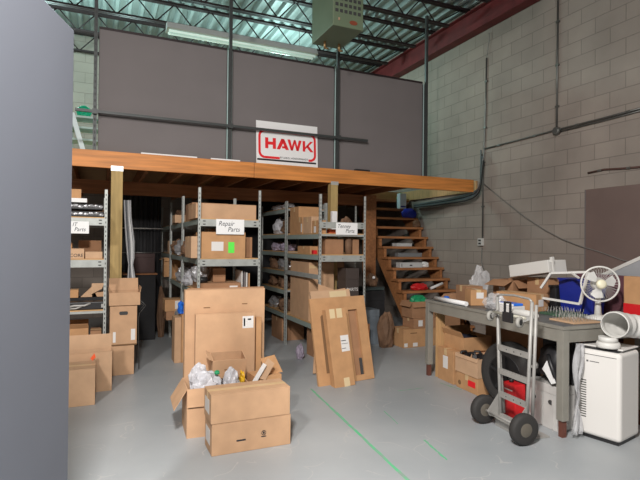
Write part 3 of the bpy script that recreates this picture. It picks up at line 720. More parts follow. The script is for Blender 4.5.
smallbox('upright white packet behind the tenney sign', (2.92, 6.1, z), .075, .06, .31, paper, 0, 'white_packet', 'packet', lid=False)
lump('brown_bundle', 'dark brown bundle on the rack beside the white packet', 'bundle', (3.04, 5.95, z), (.09, .08, .13), brownbag, 16, .3)
smallbox('orange red tin behind the beam on the right rack', (2.66+.1, 5.84, z), .10, .07, .055, mat('orange_red_tin', (.55, .10, .03), .5), 0, 'orange_tin', 'tin', lid=False)
z = 1.355+LB
carton('small orange carton under the top shelf, right rack', 2.55, 2.72, 6.05, 6.5, z, z+.10, v=2, simple=True)
smallbox('small red box on the right rack second shelf', (2.57, 5.95, z), .05, .07, .05, redp, 0, 'red_box', lid=False)
carton('brown carton right of centre on the second shelf, right rack', 2.66, 2.92, 5.80, 6.05, z, z+.20, v=3, simple=True)
t = thing('brown_roll', 'short brown paper roll on the right rack shelf', 'roll', (3.0, 5.82, z)); b = MB(); b.cyl((0, 0, 0), (0, 0, .21), .045, 18); obj('roll', b, brownbag, t)
carton('small upright carton beside the brown roll', 3.06, 3.15, 5.80, 5.95, z, z+.20, v=3, simple=True)
z = 1.08+LB
carton('big plain carton filling the lower shelf, right rack', 2.56, 2.93, 6.10, 6.80, .45+LB, 1.25, v=0, strip=False, stickers=(('f', .0, .90, .35, .05, tape),))
t = thing('shelf_beam', 'dark grey side beam crossing in front of the big carton', 'beam', (2.53, 5.70, 1.08)); b = MB(); b.box(-.012, .0, -.03, -.0005, 1.23, .03); obj('beam', b, steel, t)
z = .45+LB
t = smallbox('dark crate with pale lettering in the right rack', (3.055, 5.92, z), .19, .25, .72, mat('dark_brown_crate', (.06, .045, .04), .6), 0, 'dark_crate', 'crate')
text('print', 'PARTS', .06, labelm, rotm((0, -.1255, .44), FRONT), t); 
lump('plastic_bag', 'silver shiny bag spilling from the right rack', 'bag', (2.65, 5.92, z), (.07, .10, .19), foil, 21, .5, 'bags in the right row')
lump('plastic_bag', 'clear bag on the rack floor shelf by leaning cartons', 'bag', (2.80, 5.88, z), (.06, .10, .10), bagw, 22, .4, 'bags in the right row')
lump('plastic_bag', 'mauve and white bag on the floor beside leaning cartons', 'bag', (2.40, 6.0, 0), (.05, .06, .11), purple, 23, .3, 'bags in the right row')
# second rack of row C
k = 30
for (Yc, z_, h_, mm, lab, s_) in [
    (7.25, 2.02, .05, foil, 'pale wire bundle on the highest shelf, right row', .10), (7.7, 2.02, .05, bagw, 'clear bundle deeper on the highest shelf', .10),
    (7.2, 1.64, .12, brownbag, 'brown and white bag on the high shelf, right row', .11), (7.6, 1.64, .13, bagw, 'white bag on the high shelf, right row', .11),
    (7.25, 1.37, .07, purple, 'mauve bag on the middle shelf, right row', .12), (7.7, 1.37, .07, purple, 'second mauve bag deeper on the middle shelf', .11),
    (7.3, 1.08, .10, foil, 'silver bag on the lower middle shelf, right row', .12), (7.75, 1.08, .12, brownbag, 'brown bag on the lower middle shelf, right row', .12),
    (7.3, .80, .10, brownbag, 'dark brown bag on the fifth shelf, right row', .12), (7.75, .80, .10, brownbag, 'second dark brown bag on the fifth shelf', .12),
    (7.3, .45, .10, brownbag, 'brown bag on the bottom shelf, right row', .12), (7.75, .45, .09, foil, 'silver bag on the bottom shelf, right row', .12)]:
    k += 1; lump('plastic_bag', lab, 'bag', (2.68, Yc, z_+LB), (s_, s_*1.5, h_*1.15), mm, k, .35, 'bags in the right row')

for (xa, xb, ya, yb, zb, h_, v_, lab) in (
    (1.30, 1.62, 7.2, 7.6, .93, .26, 3, 'brown carton on the third shelf of the second centre rack'),
    (1.28, 1.66, 7.15, 7.6, 1.31, .30, 2, 'carton on the second shelf of the second centre rack'),
    (1.31, 1.68, 7.1, 7.6, .35, .36, 3, 'large carton low in the second centre rack'),
    (1.30, 1.68, 5.85, 6.3, .35, .30, 3, 'carton low in the centre front rack'),
    (1.30, 1.66, 8.4, 8.9, 1.31, .28, 3, 'carton in the rearmost centre rack'),
    (2.86, 3.12, 7.2, 7.6, 1.08, .20, 3, 'brown carton deep in the second right rack'),
    (2.86, 3.14, 7.2, 7.6, .45, .26, 3, 'brown carton low in the second right rack'),
    (2.86, 3.12, 7.3, 7.7, 1.64, .26, 2, 'carton on the high shelf of the second right rack'),
    (3.34, 3.70, 7.4, 7.8, 1.35, .30, 3, 'carton in the rack behind and right of the sign'),
    (3.34, 3.74, 7.4, 7.8, .90, .30, 3, 'lower carton in the rack behind and right of the sign'),
    (2.60, 3.10, 5.85, 6.25, .0, .36, 3, 'carton on the floor below the right front rack'),
    (2.58, 2.95, 7.2, 7.7, .0, .34, 3, 'carton on the floor below the second right rack')):
    carton(lab, xa, xb, ya, yb, zb+(LB if zb else 0), zb+LB+h_, v=v_, simple=True)
# black curtain and dark stuff under the platform
t = thing('black_curtain', 'wide black sheet hanging under the mezzanine behind the stock', 'curtain', (.28, 8.6, 0))
b = MB(); n = 60
va = []
for i in range(n+1):
    x = i/n*.70-.05; y = .03*math.sin(i*.9)+.015*math.sin(i*2.3); va.append((b.bm.verts.new((x, y, .03)), b.bm.verts.new((x, y*.5, 2.28))))
for p_, q_ in zip(va, va[1:]): b.bm.faces.new((p_[0], q_[0], q_[1], p_[1]))
o = obj('cloth', b, blkm, t); sm = o.modifiers.new('solid', 'SOLIDIFY'); sm.thickness = .004
t = thing('clothes_rail', 'thin metal rail in front of the black sheet', 'rail', (.30, 8.45, 1.72)); b = MB(); b.cyl((0, 0, 0), (.65, 0, 0), .010, 8); obj('rail_bar', b, alu, t)
t = thing('clothes_rail', 'second thin metal rail lower on the black sheet', 'rail', (.30, 8.45, 1.33)); b = MB(); b.cyl((0, 0, 0), (.65, 0, 0), .006, 8); obj('rail_bar', b, condm, t)
t = thing('striped_curtain', 'grey and white striped curtain gathered beside the timber post', 'curtain', (.265, 6.62, 0))
b = MB(); lv = [(2.02, .0, .045), (1.8, .01, .045), (1.5, .03, .055), (1.3, .05, .045), (1.22, .065, .03), (1.05, .055, .05), (.95, .045, .045)]
rows = []
for (z_, xo, w_) in lv:
    rows.append([b.bm.verts.new((xo+w_*2*(i/32), .012*math.sin(i*1.25), z_)) for i in range(33)])
for A_, B_ in zip(rows, rows[1:]):
    for i in range(32):
        f_ = b.bm.faces.new((A_[i], A_[i+1], B_[i+1], B_[i])); f_.material_index = 1 if i % 8 in (0, 1, 5) else 0
o = obj('cloth', b, [mat('curtain_white', (.80, .80, .80), .8), mat('curtain_grey', (.10, .11, .13), .8)], t); sm = o.modifiers.new('solid', 'SOLIDIFY'); sm.thickness = .003
t = thing('dark_crate', 'dark low crate standing under the mezzanine at left', 'crate', (.55, 8.1, 0)); b = MB(); b.box(-.2, -.1, 0, .25, .2, 1.0); obj('body', b, blkm, t, bev=.01); b = MB(); b.box(-.22, -.12, 1.001, .27, .22, 1.02); obj('lid', b, woodjoist, t)
t = smallbox('dark brown case on top of the dark crate', (.62, 8.2, 1.0225), .34, .2, .3, mat('maroon_case', (.05, .02, .018), .6), 0, 'brown_case', 'case')
t = thing('wire_stand', 'bent wire loop sticking out right of the carton stack', 'wire', (.44, 6.2, .70)); b = MB(); b.tube([(0, 0, .12), (.07, 0, .05), (0, 0, -.04), (-.01, 0, -.1), (0, 0, -.698)], .004, 6).tube([(.0, .02, .09), (.05, .02, .05), (0, .02, -.01)], .003, 6); obj('wire', b, condm, t)
# dark partition deeper under the platform
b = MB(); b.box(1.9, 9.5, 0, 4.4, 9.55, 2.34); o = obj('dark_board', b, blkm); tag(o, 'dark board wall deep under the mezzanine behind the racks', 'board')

# ================================================================== CARTONS AT THE LEFT
carton('wide carton at the left edge standing with flap raised', -.55, .13, 5.42, 5.60, 0, .40, v=1, open_={'b': (-85, .8), 'f': (100, .35)})
carton('low square carton in front at the far left', -.42, -.02, 5.0, 5.34, 0, .335, v=1, stickers=(('l', .1, .2, .1, .1, card_dark),))
b = MB(); b.prism([(0, 0, .02), (.035, 0, .07), (.05, 0, .03), (.02, 0, 0)], (0, .003, 0)); o = obj('orange_tag', b, orangem); o.location = (-.068, 5.33, .3365); tag(o, 'bright orange tag on the corner of the left cartons', 'tag')
t = carton('lower carton of the stack by the timber post', .125, .375, 6.0, 6.3, 0, .335, v=0)
t = carton('moving carton with hand hole, middle of the left stack', .115, .40, 5.99, 6.30, .337, .785, v=0, strip=False,
           stickers=(('f', .78, .12, .16, .28, labelm), ('f', .12, .08, .10, .26, labelm), ('f', .0, .0, 1.0, .03, card_dark)))
b = MB(); P = [(x*.045, -.1565, .36+zz*.02) for x, zz in ((-1, -.5), (-.8, -1), (.8, -1), (1, -.5), (1, .5), (.8, 1), (-.8, 1), (-1, .5))]; b.prism(P, (0, .0008, 0)); obj('hand_hole', b, slot, t)
t = carton('small open carton on top of the left stack', .105, .43, 5.97, 6.27, .787, .93, v=0, open_={'b': (-68, .5), 'l': (-80, .2), 'r': (-80, .2)})

# ================================================================== CENTRE GROUP
# two long cartons at the front
t = carton('lower of two long cartons at the front of the pile', .735, 1.325, 3.48, 3.72, 0, .222, v=0, strip=False, stickers=(('f', .30, .36, .115, .05, inkm), ('l', .15, .25, .6, .5, labelm)))
b = MB(); b.tube([(.085+.016*math.cos(2*PI*k/16), -.1212, .115+.016*math.sin(2*PI*k/16)) for k in range(16)], .0022, 5, closed=True).box(.078, -.1215, .107, .092, -.1203, .123).box(.066, -.1215, .085, .104, -.1203, .092); obj('print', b, inkm, t)
t2 = carton('upper of two long cartons at the front of the pile', .728, 1.318, 3.48, 3.725, .2245, .43, v=0, stickers=(('l', .15, .25, .6, .5, labelm),))
# open carton with bubble wrap
oc = carton('open carton full of bubble wrap behind the long cartons', .635, 1.12, 3.86, 4.22, 0, .375, v=0, rz=R(-3), open_={'f': (84, .38), 'l': (58, .50), 'r': (84, .25)})
for i, (x, y, z_, s_, lab) in enumerate([(.79, 3.97, .27, (.115, .075, .12), 'clump of clear bubble wrap at the left of the open carton'),
    (.985, 3.95, .27, (.065, .06, .13), 'large clump of bubble wrap in the middle of open carton'),
    (.76, 4.13, .28, (.08, .05, .13), 'bubble wrap clump at the back of the open carton')]):
    o = lump('bubble_wrap', lab, 'packaging', (x, y, z_), s_, bagw, 50+i, .35, 'bubble wrap in the open carton', 3.0)
lump('green_lump', 'small green plastic cap amid the bubble wrap', 'cap', (.87, 3.95, .45), (.022, .02, .02), greenp, 5, .2)
lump('yellow_packet', 'yellow packet poking out behind the bubble wrap', 'packet', (1.085, 3.98, .33), (.018, .05, .07), yellowp, 61, .35)
# small cartons and loose flaps in the heap
t = carton('small open carton atop the heap with its mouth up', .86, 1.135, 4.06, 4.23, .40, .56, v=0, rz=R(-3), tilt=(R(13), 0), open_={'l': (-30, .25)}, stickers=(('f', .35, .45, .25, .05, card_dark),))
t = thing('crumpled_carton', 'crumpled carton with loose flaps at the right of the heap', 'box', (1.275, 4.03, .0), (0, 0, .1))
b = MB(); b.box(-.10, -.10, 0, .13, .10, .40); obj('body', b, card[2], t)
b = MB(); b.prism([(-.10, -.11, .40), (.00, -.11, .55), (.06, -.11, .50), (-.02, -.11, .37)], (0, .005, 0)); obj('flap', b, card[1], t)
b = MB(); b.prism([(-.03, -.02, .53), (.10, -.02, .55), (.17, -.04, .40), (.02, -.05, .40)], (0, .005, 0)); obj('flap', b, card[2], t)
b = MB(); b.prism([(-.16, -.13, .36), (-.12, -.13, .35), (-.02, -.13, .50), (-.05, -.13, .52)], (0, .003, 0)); obj('paper_strip', b, labelm, t)
# upright flattened cartons
t = carton('tallest flattened carton standing behind the heap', .685, 1.405, 4.40, 4.48, 0, 1.085, v=0, seam='x', strip=False, stickers=(('f', .22, .85, .08, .008, card_dark), ('f', .70, .87, .07, .008, card_dark)))
t = carton('front flattened carton with white label behind heap', .76, 1.285, 4.30, 4.36, 0, .885, v=0, seam='x', strip=False, stickers=(('f', .78, .84, .19, .12, labelm), ('f', .80, .86, .025, .08, steel), ('f', .87, .92, .06, .015, steel)))
t = carton('narrow folded carton right of the label carton', 1.30, 1.35, 4.31, 4.36, 0, .83, v=2, simple=True, strip=False)
t = carton('thin flattened carton sheet rearmost of the upright pile', .72, 1.43, 4.50, 4.53, 0, 1.09, v=3, simple=True, strip=False)

# ================================================================== LEANING CARTONS BY THE RIGHT RACK
ly = at(338, 388, Z=0).y
def lean(label, X0, X1, z1, Yb, dep, tl, tr_, v=0, cat='box', name='leaning_carton'):
    t = thing(name, label, cat, ((X0+X1)/2, Yb, 0), (R(-tl), R(tr_), 0)); return t
t = lean('wide flattened carton leaning on the right rack', 0, 0, 0, 4.78, 0, 13, -1)
t.location = (2.475, 4.78, 0); t.rotation_euler.z = R(5)
hgt = .93; b = MB()
for q in ((-.355, -.235, 0, hgt), (-.20, .115, 0, hgt), (.235, .355, 0, hgt), (-.235, -.20, 0, .13), (-.235, -.20, .74, hgt), (.115, .235, 0, .06), (.115, .235, .78, hgt)):
    b.box(q[0], 0, q[2], q[1], .03, q[3])
obj('sheet', b, card[2], t)
b = MB(); b.prism([(-.245, -.004, .13), (-.21, -.004, .13), (-.195, -.004, .3), (-.215, -.004, .45), (-.203, -.004, .6), (-.22, -.004, .75), (-.245, -.004, .73)], (0, .003, 0)); obj('torn_edge', b, card_dark, t)
b = MB(); b.box(.105, .0305, .05, .245, .04, .80); obj('inner_board', b, card[3], t)
b = MB(); b.box(.20, .022, .06, .235, .0304, .24); obj('hole', b, slot, t)
t = lean('long narrow carton with taped ends leaning on the right rack', 0, 0, 0, 4.66, 0, 12, -2)
t.location = (2.385, 4.655, 0); t.rotation_euler.z = R(5)
b = MB(); b.box(-.125, 0, 0, .125, .085, .82); obj('body', b, card[2], t, bev=.004)
b = MB(); b.box(-.085, -.0015, .72, -.02, -.0003, .82); obj('tape', b, papertape, t)
b = MB(); b.box(.0, -.0015, .72, .07, -.0003, .82); obj('tape', b, papertape, t)
b = MB(); b.box(-.01, -.0015, .0, .06, -.0003, .09); obj('tape', b, papertape, t)
b = MB(); b.box(.01, -.0015, .36, .11, -.0003, .53); obj('label', b, labelm, t)
b = MB(); b.box(.015, -.0025, .47, .075, -.0016, .478).box(.015, -.0025, .44, .095, -.0016, .444).box(.015, -.0025, .39, .065, -.0016, .396); obj('print', b, inkm, t)
t = lean('pale flattened carton peeping above the leaning ones', 2.3, 2.72, 0, 5.05, 0, 14, -2)
b = MB(); b.box(-.24, 0, 0, .27, .04, .985); obj('sheet', b, card[1], t); b = MB(); b.box(.0, -.0015, .90, .22, -.0003, .97); obj('tape', b, papertape, t)
t = lean('brown flap sheet rising behind the pale flattened carton', 2.3, 2.75, 0, 5.2, 0, 12, 4)
b = MB(); b.prism([(-.28, 0, 0), (.12, 0, 0), (.16, 0, 1.0), (.02, 0, .97), (-.2, 0, 1.03)], (0, .01, 0)); obj('sheet', b, card[0], t)
# stuff right of the racks
t = smallbox('grey plastic bin on the floor right of the right rack', (3.72, 6.6, 0), .28, .3, .52, mat('blue_grey_bin', (.17, .20, .23), .4, var=.2), 0, 'grey_bin', 'bin')
lump('plastic_bag', 'blue and white plastic bag on the floor by the rack', 'bag', (3.42, 6.35, .36), (.10, .10, .10), foil, 71, .4)
t = smallbox('low plywood stand under the blue and white bag', (3.42, 6.35, 0), .30, .25, .355, woodjoist, 0, 'plywood_stand', 'stand', lid=False)
t = smallbox('dark grey shelf tray beside the stairs', (3.95, 6.9, .78), .36, .3, .05, mat('dark_teal_tray', (.05, .07, .07), .5), 0, 'shelf_tray', 'tray')
t = smallbox('dark cabinet standing left of the stairs', (3.95, 6.95, 0), .40, .36, .77, blkm, 0, 'dark_cabinet', 'cabinet')
lump('brown_bundle', 'brown bundle with white spot on the tray by stairs', 'bundle', (3.95, 6.85, .834), (.10, .08, .12), brownbag, 73, .3)
b = MB(); b.blob((0, 0, 0), (.025, .015, .025), 3, .2, sub=2); o = obj('white_disc', b, paper); o.location = (3.93, 6.74, .98); tag(o, 'small white cap on the brown bundle by the stairs', 'cap')

# ================================================================== CARTONS AT THE FOOT OF THE STAIRS
carton('large carton at the bottom of the pile by the stairs', 4.04, 4.62, 6.06, 6.37, 0, .27, v=2, stickers=(('f', .02, .05, .10, .2, labelm), ('f', .28, .05, .14, .2, labelm), ('f', .75, .05, .14, .2, labelm), ('f', .2, .75, .2, .05, card_dark)))
carton('flat carton with white label, middle of the stair pile', 4.22, 4.72, 6.06, 6.36, .272, .42, v=3, stickers=(('f', .15, .2, .15, .6, labelm),))
carton('open carton on top of the pile by the stairs', 4.20, 4.60, 6.08, 6.36, .422, .66, v=3, open_={'f': (70, .3), 'l': (60, .3)})
lump('brown_bag', 'dark brown sack slumped left of the stair carton pile', 'bag', (3.84, 6.24, 0), (.12, .12, .30), brownbag, 81, .25)
lump('green_bag', 'bright green bag lying on the stair carton pile', 'bag', (4.40, 6.22, .60), (.14, .10, .08), greenp, 82, .3)
carton('crumpled small carton right of the green bag', 4.76, 5.02, 6.08, 6.34, .48, .62, v=2, rz=.2, open_={'f': (40, .5)})
carton('plain carton stacked under the crumpled small carton', 4.73, 5.05, 6.04, 6.38, .0, .478, v=3)

# ================================================================== WORKBENCH
TA = (3.455, 4.74); TB = (3.315, 2.76)
tang = math.atan2(TA[0]-TB[0], TA[1]-TB[1])
bench = thing('workbench', 'long olive grey steel workbench with worn dark top', 'table', (TB[0], TB[1], 0), (0, 0, -tang))
BL = math.hypot(TA[0]-TB[0], TA[1]-TB[1]); BD = .92; ZT = .87
Mb = Matrix.Translation((TB[0], TB[1], 0)) @ Matrix.Rotation(-tang, 4, 'Z')
def bl(x, y, z=ZT+.0015): return Mb @ Vector((x, y, z))
b = MB(); b.box(0, 0, ZT-.022, BD, BL, ZT); obj('tabletop', b, [tabletop], bench, bev=.004)
b = MB(); b.box(-.004, -.004, ZT-.024, .018, BL+.004, ZT+.001).box(.018, -.004, ZT-.024, BD, .014, ZT+.001).box(.018, BL-.014, ZT-.024, BD, BL+.004, ZT+.001); obj('edge_trim', b, tablem, bench)
b = MB(); b.box(.005, .06, ZT-.125, .025, BL-.06, ZT-.024).box(BD-.03, .06, ZT-.125, BD-.01, BL-.06, ZT-.024).box(.06, .005, ZT-.125, BD-.06, .025, ZT-.024).box(.06, BL-.025, ZT-.125, BD-.06, BL-.005, ZT-.024)
obj('apron', b, tablem, bench)
rust = mat('rusty_red_foot', (.13, .045, .03), .7)
for lx in (.0, BD-.065):
    for lyy in (.0, BL-.065):
        b = MB(); b.box(lx, lyy, .13, lx+.065, lyy+.065, ZT-.025); lg = obj('leg', b, tablem, bench, bev=.003)
        b = MB(); b.box(lx+.012, lyy+.012, 0, lx+.053, lyy+.053, .129); obj('foot', b, rust, lg)
# items on the bench (local x across, y along)
def bthing(name, label, cat, x, y, z=ZT+.0015, rz=0, rx=0, ry=0, group=None):
    p = Mb @ Vector((x, y, z)); return thing(name, label, cat, p, (rx, ry, rz-tang), group)
def bcarton(label, x, y, w, d, h, z=0, rz=0, **k):
    p = bl(x, y, ZT+.0015+z); return carton(label, p.x-w/2, p.x+w/2, p.y-d/2, p.y+d/2, p.z, p.z+h, rz=rz-tang, **k)
t = bthing('paper_roll', 'white paper roll lying along the far front bench edge', 'roll', .06, 1.42, ZT+.026)
b = MB(); b.cyl((0, -.12, 0), (.0, .45, 0), .024, 16); obj('roll', b, paper, t)
bcarton('cube carton with white label on the far end of bench', .25, 1.40, .17, .18, .165, rz=-.3, v=2, stickers=(('f', .35, .45, .45, .38, labelm),), seam='y')
bcarton('plain carton behind the labelled cube on the bench', .36, 1.66, .20, .24, .18, rz=-.15, v=3)
t = bthing('crumpled_carton', 'crumpled carton scrap at the far corner of bench', 'box', .10, 1.90)
t.location = bl(.29, 1.885); b = MB(); b.prism([(-.12, 0, 0), (.12, 0, 0), (.10, .03, .07), (-.04, .02, .06)], (0, .08, .0)); obj('body', b, card[3], t); b = MB(); b.blob((-.1, -.04, .02), (.035, .03, .03), 2, .3); obj('wrapping', b, bluel, t)
o = lump('plastic_bag', 'tall crumpled clear bag at the back of the bench end', 'bag', bl(.62, 1.82), (.12, .06, .22), bag, 91, .5, sub=3)
bcarton('long orange brown carton with small label on the bench', .47, .97, .20, .44, .165, rz=.25, v=2, stickers=(('l', .03, .35, .14, .45, labelm), ('f', .2, .3, .4, .4, labelm)), seam='y')
bcarton('open carton with dark mouth at the back of bench', .72, 1.41, .26, .26, .26, rz=.2, v=3, open_={'l': (20, .6), 'f': (50, .4), 'r': (-10, .5)}, stickers=(('l', .3, .3, .3, .4, labelm),))
# tilted white box on a raised carton
bcarton('brown carton supporting the tilted white box on bench', .84, 1.06, .18, .28, .30, rz=.0, v=3)
t = bthing('white_appliance_box', 'white flat box tilted on top of the bench cartons', 'box', .76, 1.03, ZT+.34, rz=.1, rx=R(-9))
b = MB(); b.box(-.13, -.22, 0, .13, .28, .125); obj('body', b, white, t, bev=.006)
b = MB(); b.box(-.10, -.25, .10, -.07, -.221, .15).box(-.10, -.25, .0, -.08, -.235, .1); obj('bracket', b, white, t)
# black bin behind
t = bthing('black_bin', 'black plastic bin behind the long carton on bench', 'bin', .84, .868); b = MB(); b.box(-.08, -.045, 0, .08, .042, .22); obj('body', b, blk, t, bev=.01); b = MB(); b.box(-.085, -.048, .2205, .085, .045, .24); obj('rim', b, blk, t)
# blue totes
hh_ = .30; t = bthing('blue_tote', 'deep blue plastic tote on the bench behind the white frame', 'tote', .85, .60); hw_ = .20
b = MB(); b.hexa([Vector(q) for q in ((-.07, -hw_+.02, 0), (.07, -hw_+.02, 0), (.07, hw_-.02, 0), (-.07, hw_-.02, 0), (-.085, -hw_, hh_), (.085, -hw_, hh_), (.085, hw_, hh_), (-.085, hw_, hh_))]); obj('body', b, bluem, t, bev=.008)
b = MB(); b.box(-.09, -hw_-.008, hh_+.0005, .09, hw_+.008, hh_+.02); obj('lid', b, bluem, t, bev=.004)
# white bent tube frame
t = bthing('tube_frame', 'white bent square tube frame leaning before the blue tote', 'frame', .60, .28)
fr = [(544, 291), (598, 303), (612, 275)]
P0 = t.matrix_basis.inverted()
def fp(x, y, X): return P0 @ at(x, y, X=X)
b = MB()
A1, A2, A3, A4 = fp(543, 298, 3.90), fp(580, 304, 3.97), fp(588, 272, 4.06), fp(551, 273, 3.93)
A5 = fp(541, 288, 3.90)
b.bar(A1, A2, .02).bar(A2, A3, .02).bar(A4, A3, .02).bar(A5, A4, .02); obj('tube', b, white, t)
b = MB(); b.bar(fp(572, 273, 4.0), fp(579, 278, 3.98), .015); obj('strut', b, white, t)
# desk fan
fc = at(600, 284, X=3.93)
t = thing('desk_fan', 'white desk fan standing on the near end of bench', 'fan', (fc.x+.02, fc.y+.02, ZT+.0015))
fcz = fc.z-(ZT+.0015); dirn = Vector((-.62, -.78, .03)).normalized()
Mf = Matrix.Translation((-.02, -.02, fcz)) @ dirn.to_track_quat('Z', 'Y').to_matrix().to_4x4()
FR = .148
b = MB(); b.tube([Mf @ Vector((FR*math.cos(2*PI*k/40), FR*math.sin(2*PI*k/40), 0)) for k in range(40)], .008, 8, closed=True)
obj('cage_ring', b, white, t)
for sgn, nm in ((1, 'front_grille'), (-1, 'rear_grille')):
    b = MB()
    for k in range(36):
        a_ = 2*PI*k/36
        b.tube([Mf @ Vector((r_*math.cos(a_), r_*math.sin(a_), sgn*zz)) for r_, zz in ((.03, .045), (.09, .042), (.13, .025), (FR, .003))], .0011, 4)
    obj(nm, b, white, t)
b = MB(); b.lathe([(.0, .055), (.03, .054), (.04, .045), (.04, .02), (.01, .02)][::-1], 24, Mf); obj('hub', b, cream, t)
for k in range(3):
    a0 = 2*PI*k/3+.35; b = MB(); A_ = []; 
    for (r_, da, zz) in ((.035, -.35, -.01), (.07, -.55, -.014), (.115, -.50, -.016), (.128, -.1, 0), (.12, .35, .012), (.08, .38, .012), (.035, .3, .01)):
        A_.append(Vector((r_*math.cos(a0+da), r_*math.sin(a0+da), zz)))
    va = [b.bm.verts.new(Mf @ p) for p in A_]; vb = [b.bm.verts.new(Mf @ (p-Vector((0, 0, .003)))) for p in A_]; n = len(va)
    b.bm.faces.new(va); b.bm.faces.new(vb[::-1])
    for i in range(n): b.bm.faces.new((va[i], vb[i], vb[(i+1) % n], va[(i+1) % n]))
    obj('blade', b, fanblade, t)
b = MB(); b.lathe([(.045, -.12), (.05, -.11), (.055, -.06), (.04, -.045)], 20, Mf); obj('motor', b, white, t)
b = MB(); b.tube([(.03, .035, .02), (.03, .035, fcz-.16), (.01, .02, fcz-.03)], [.032, .022, .018], 14); obj('neck', b, white, t)
b = MB(); b.lathe([(.10, 0), (.10, .012), (.06, .028), (.035, .035)], 28, Matrix.Translation((.03, .035, 0))); obj('base', b, white, t)
# wire pegs tray
t = bthing('pin_tray', 'shallow wooden tray bristling with upright wires on the bench', 'tray', .33, .20)
b = MB(); b.box(-.14, -.13, 0, .14, .13, .014); obj('tray', b, mat('tan_tray', (.55, .36, .22), .7), t)
b = MB(); rnd = random.Random(2)
for i in range(9):
    for j in range(7):
        x, y = -.125+.031*i, -.11+.036*j; b.tube([(x, y, .014), (x+rnd.uniform(-.008, .008), y+rnd.uniform(-.008, .008), .045+rnd.random()*.03)], .0018, 4)
o = obj('wire_pins', b, alu, t); o['kind'] = 'stuff'
t = bthing('pin_tray', 'dark green tray of wires beside the wooden one', 'tray', .53, .52)
b = MB(); b.box(-.13, -.14, 0, .13, .14, .02); obj('tray', b, mat('dark_green_tray', (.05, .10, .06), .6, var=.3, vscale=30), t)
b = MB()
for i in range(8):
    for j in range(8):
        x, y = -.115+.033*i, -.12+.034*j; b.tube([(x, y, .02), (x+rnd.uniform(-.008, .008), y+rnd.uniform(-.008, .008), .045+rnd.random()*.03)], .0018, 4)
o = obj('wire_pins', b, alu, t); o['kind'] = 'stuff'
# plastic covered things at the front of the bench
o = lump('plastic_bag', 'dull clear plastic heap behind the hand truck top', 'bag', bl(.22, 1.06), (.09, .13, .085), bag, 95, .35)
t = bthing('blue_packet', 'blue and white film packet on the bench by hand truck', 'packet', .15, .76, ZT+.0785)
b = MB(); b.box(-.05, -.10, 0, .06, .10, .022); obj('body', b, bluel, t, bev=.006); b = MB(); b.box(-.055, -.10, .001, -.0505, .10, .018); obj('edge_strip', b, paper, t)
t = smallbox('grey packet under the blue film packet on bench', bl(.15, .76), .14, .22, .075, labelm, -tang, 'grey_packet', 'packet', lid=False)
t = bthing('white_bottle', 'white cylinder lying on the bench beside the blue packet', 'roll', .07, .50, ZT+.036)
b = MB(); b.tube([(0, -.13, 0), (0, -.12, 0), (0, .09, 0), (0, .12, 0)], [.022, .033, .034, .028], 18); obj('body', b, white, t)
b = MB(); b.cyl((0, -.16, 0), (0, -.131, 0), .015, 12); obj('cap', b, white, t)

# behind the bench at the right edge
t = thing('folding_table', 'grey white folded table top leaning at the right edge', 'table', (4.74, 2.95, 0), (R(0), R(-11), 0))
b = MB(); b.prism([(0, -1.0, 0), (0, .34, 0), (0, .34, 1.24), (0, -1.0, 1.86)], (.04, 0, 0)); obj('tabletop', b, mat('pale_grey_laminate', (.35, .36, .38), .5), t, bev=.005)
b = MB(); b.bar((.02, .36, 1.245), (.02, -1.0, 1.875), .05, .03); obj('edge_trim', b, white, t)
t = thing('tall_carton', 'brown carton with red base band at the right edge', 'box', (4.34, 2.85, 0)); b = MB(); b.box(-.04, -.3, 0, .05, .10, 1.24); obj('body', b, card[2], t, bev=.004); b = MB(); b.box(-.0415, -.30, .87, -.0403, .10, 1.0); obj('print', b, redp, t)
t = thing('maroon_panel', 'dark maroon flat panel standing behind the desk fan', 'panel', (4.37, 3.15, 0)); b = MB(); b.box(-.05, -.19, 0, .0, .30, 1.24); obj('panel_board', b, darkred, t, bev=.004)

# ================================================================== UNDER THE BENCH
def ucarton(label, x, y, w, d, h, z=0, rz=0, **k):
    p = Mb @ Vector((x, y, z+.0)); return carton(label, p.x-w/2, p.x+w/2, p.y-d/2, p.y+d/2, p.z, p.z+h, rz=rz-tang, **k)
t = ucarton('lower carton with red print under the bench', .27, 1.30, .40, .36, .17, v=2)
b = MB(); b.box(-.2015, -.14, .06, -.2003, -.02, .12); obj('print', b, redm, t)
b = MB(); b.lathe([(.025, 0), (.025, .0012)], 16, rotm((-.2005, .12, .06), (0, -PI/2, 0))); obj('print', b, card_dark, t)
t = ucarton('open carton of black parts, upper one under bench', .25, 1.30, .38, .37, .19, z=.172, v=1, open_={'l': (80, .1)})
for i in range(5):
    p = Mb @ Vector((.16+.12*(i % 2), 1.175+.06*i, .33)); tt = thing('black_part', 'black moulded part in the open carton under the bench', 'part', p, (0, R(20), i*.5), 'black parts in the open carton')
    b = MB(); b.tube([(0, -.03, 0), (0, 0, .05), (.03, .03, .06), (.05, .05, .02)], .014, 6).box(-.02, -.02, -.02, .02, .02, .03); obj('body', b, blk, tt)
lump('red_cloth', 'small red and pink packet in the open carton', 'packet', Mb @ Vector((.385, 1.20, .30)), (.022, .03, .04), mat('crimson_packet', (.55, .03, .09), .6), 7, .3)
t = ucarton('carton with white label, furthest back under bench', .22, 1.68, .30, .30, .36, v=2, stickers=(('l', .35, .40, .30, .38, labelm),))
t = ucarton('open orange carton on top of the far box under bench', .32, 1.63, .36, .36, .15, z=.3625, v=2, open_={'l': (-60, .2), 'b': (-75, .2)})
lump('dark_cloth', 'dark navy cloth heaped in the carton under bench', 'cloth', Mb @ Vector((.32, 1.63, .37)), (.11, .11, .09), mat('navy_cloth', (.012, .014, .03), .8), 8, .3)
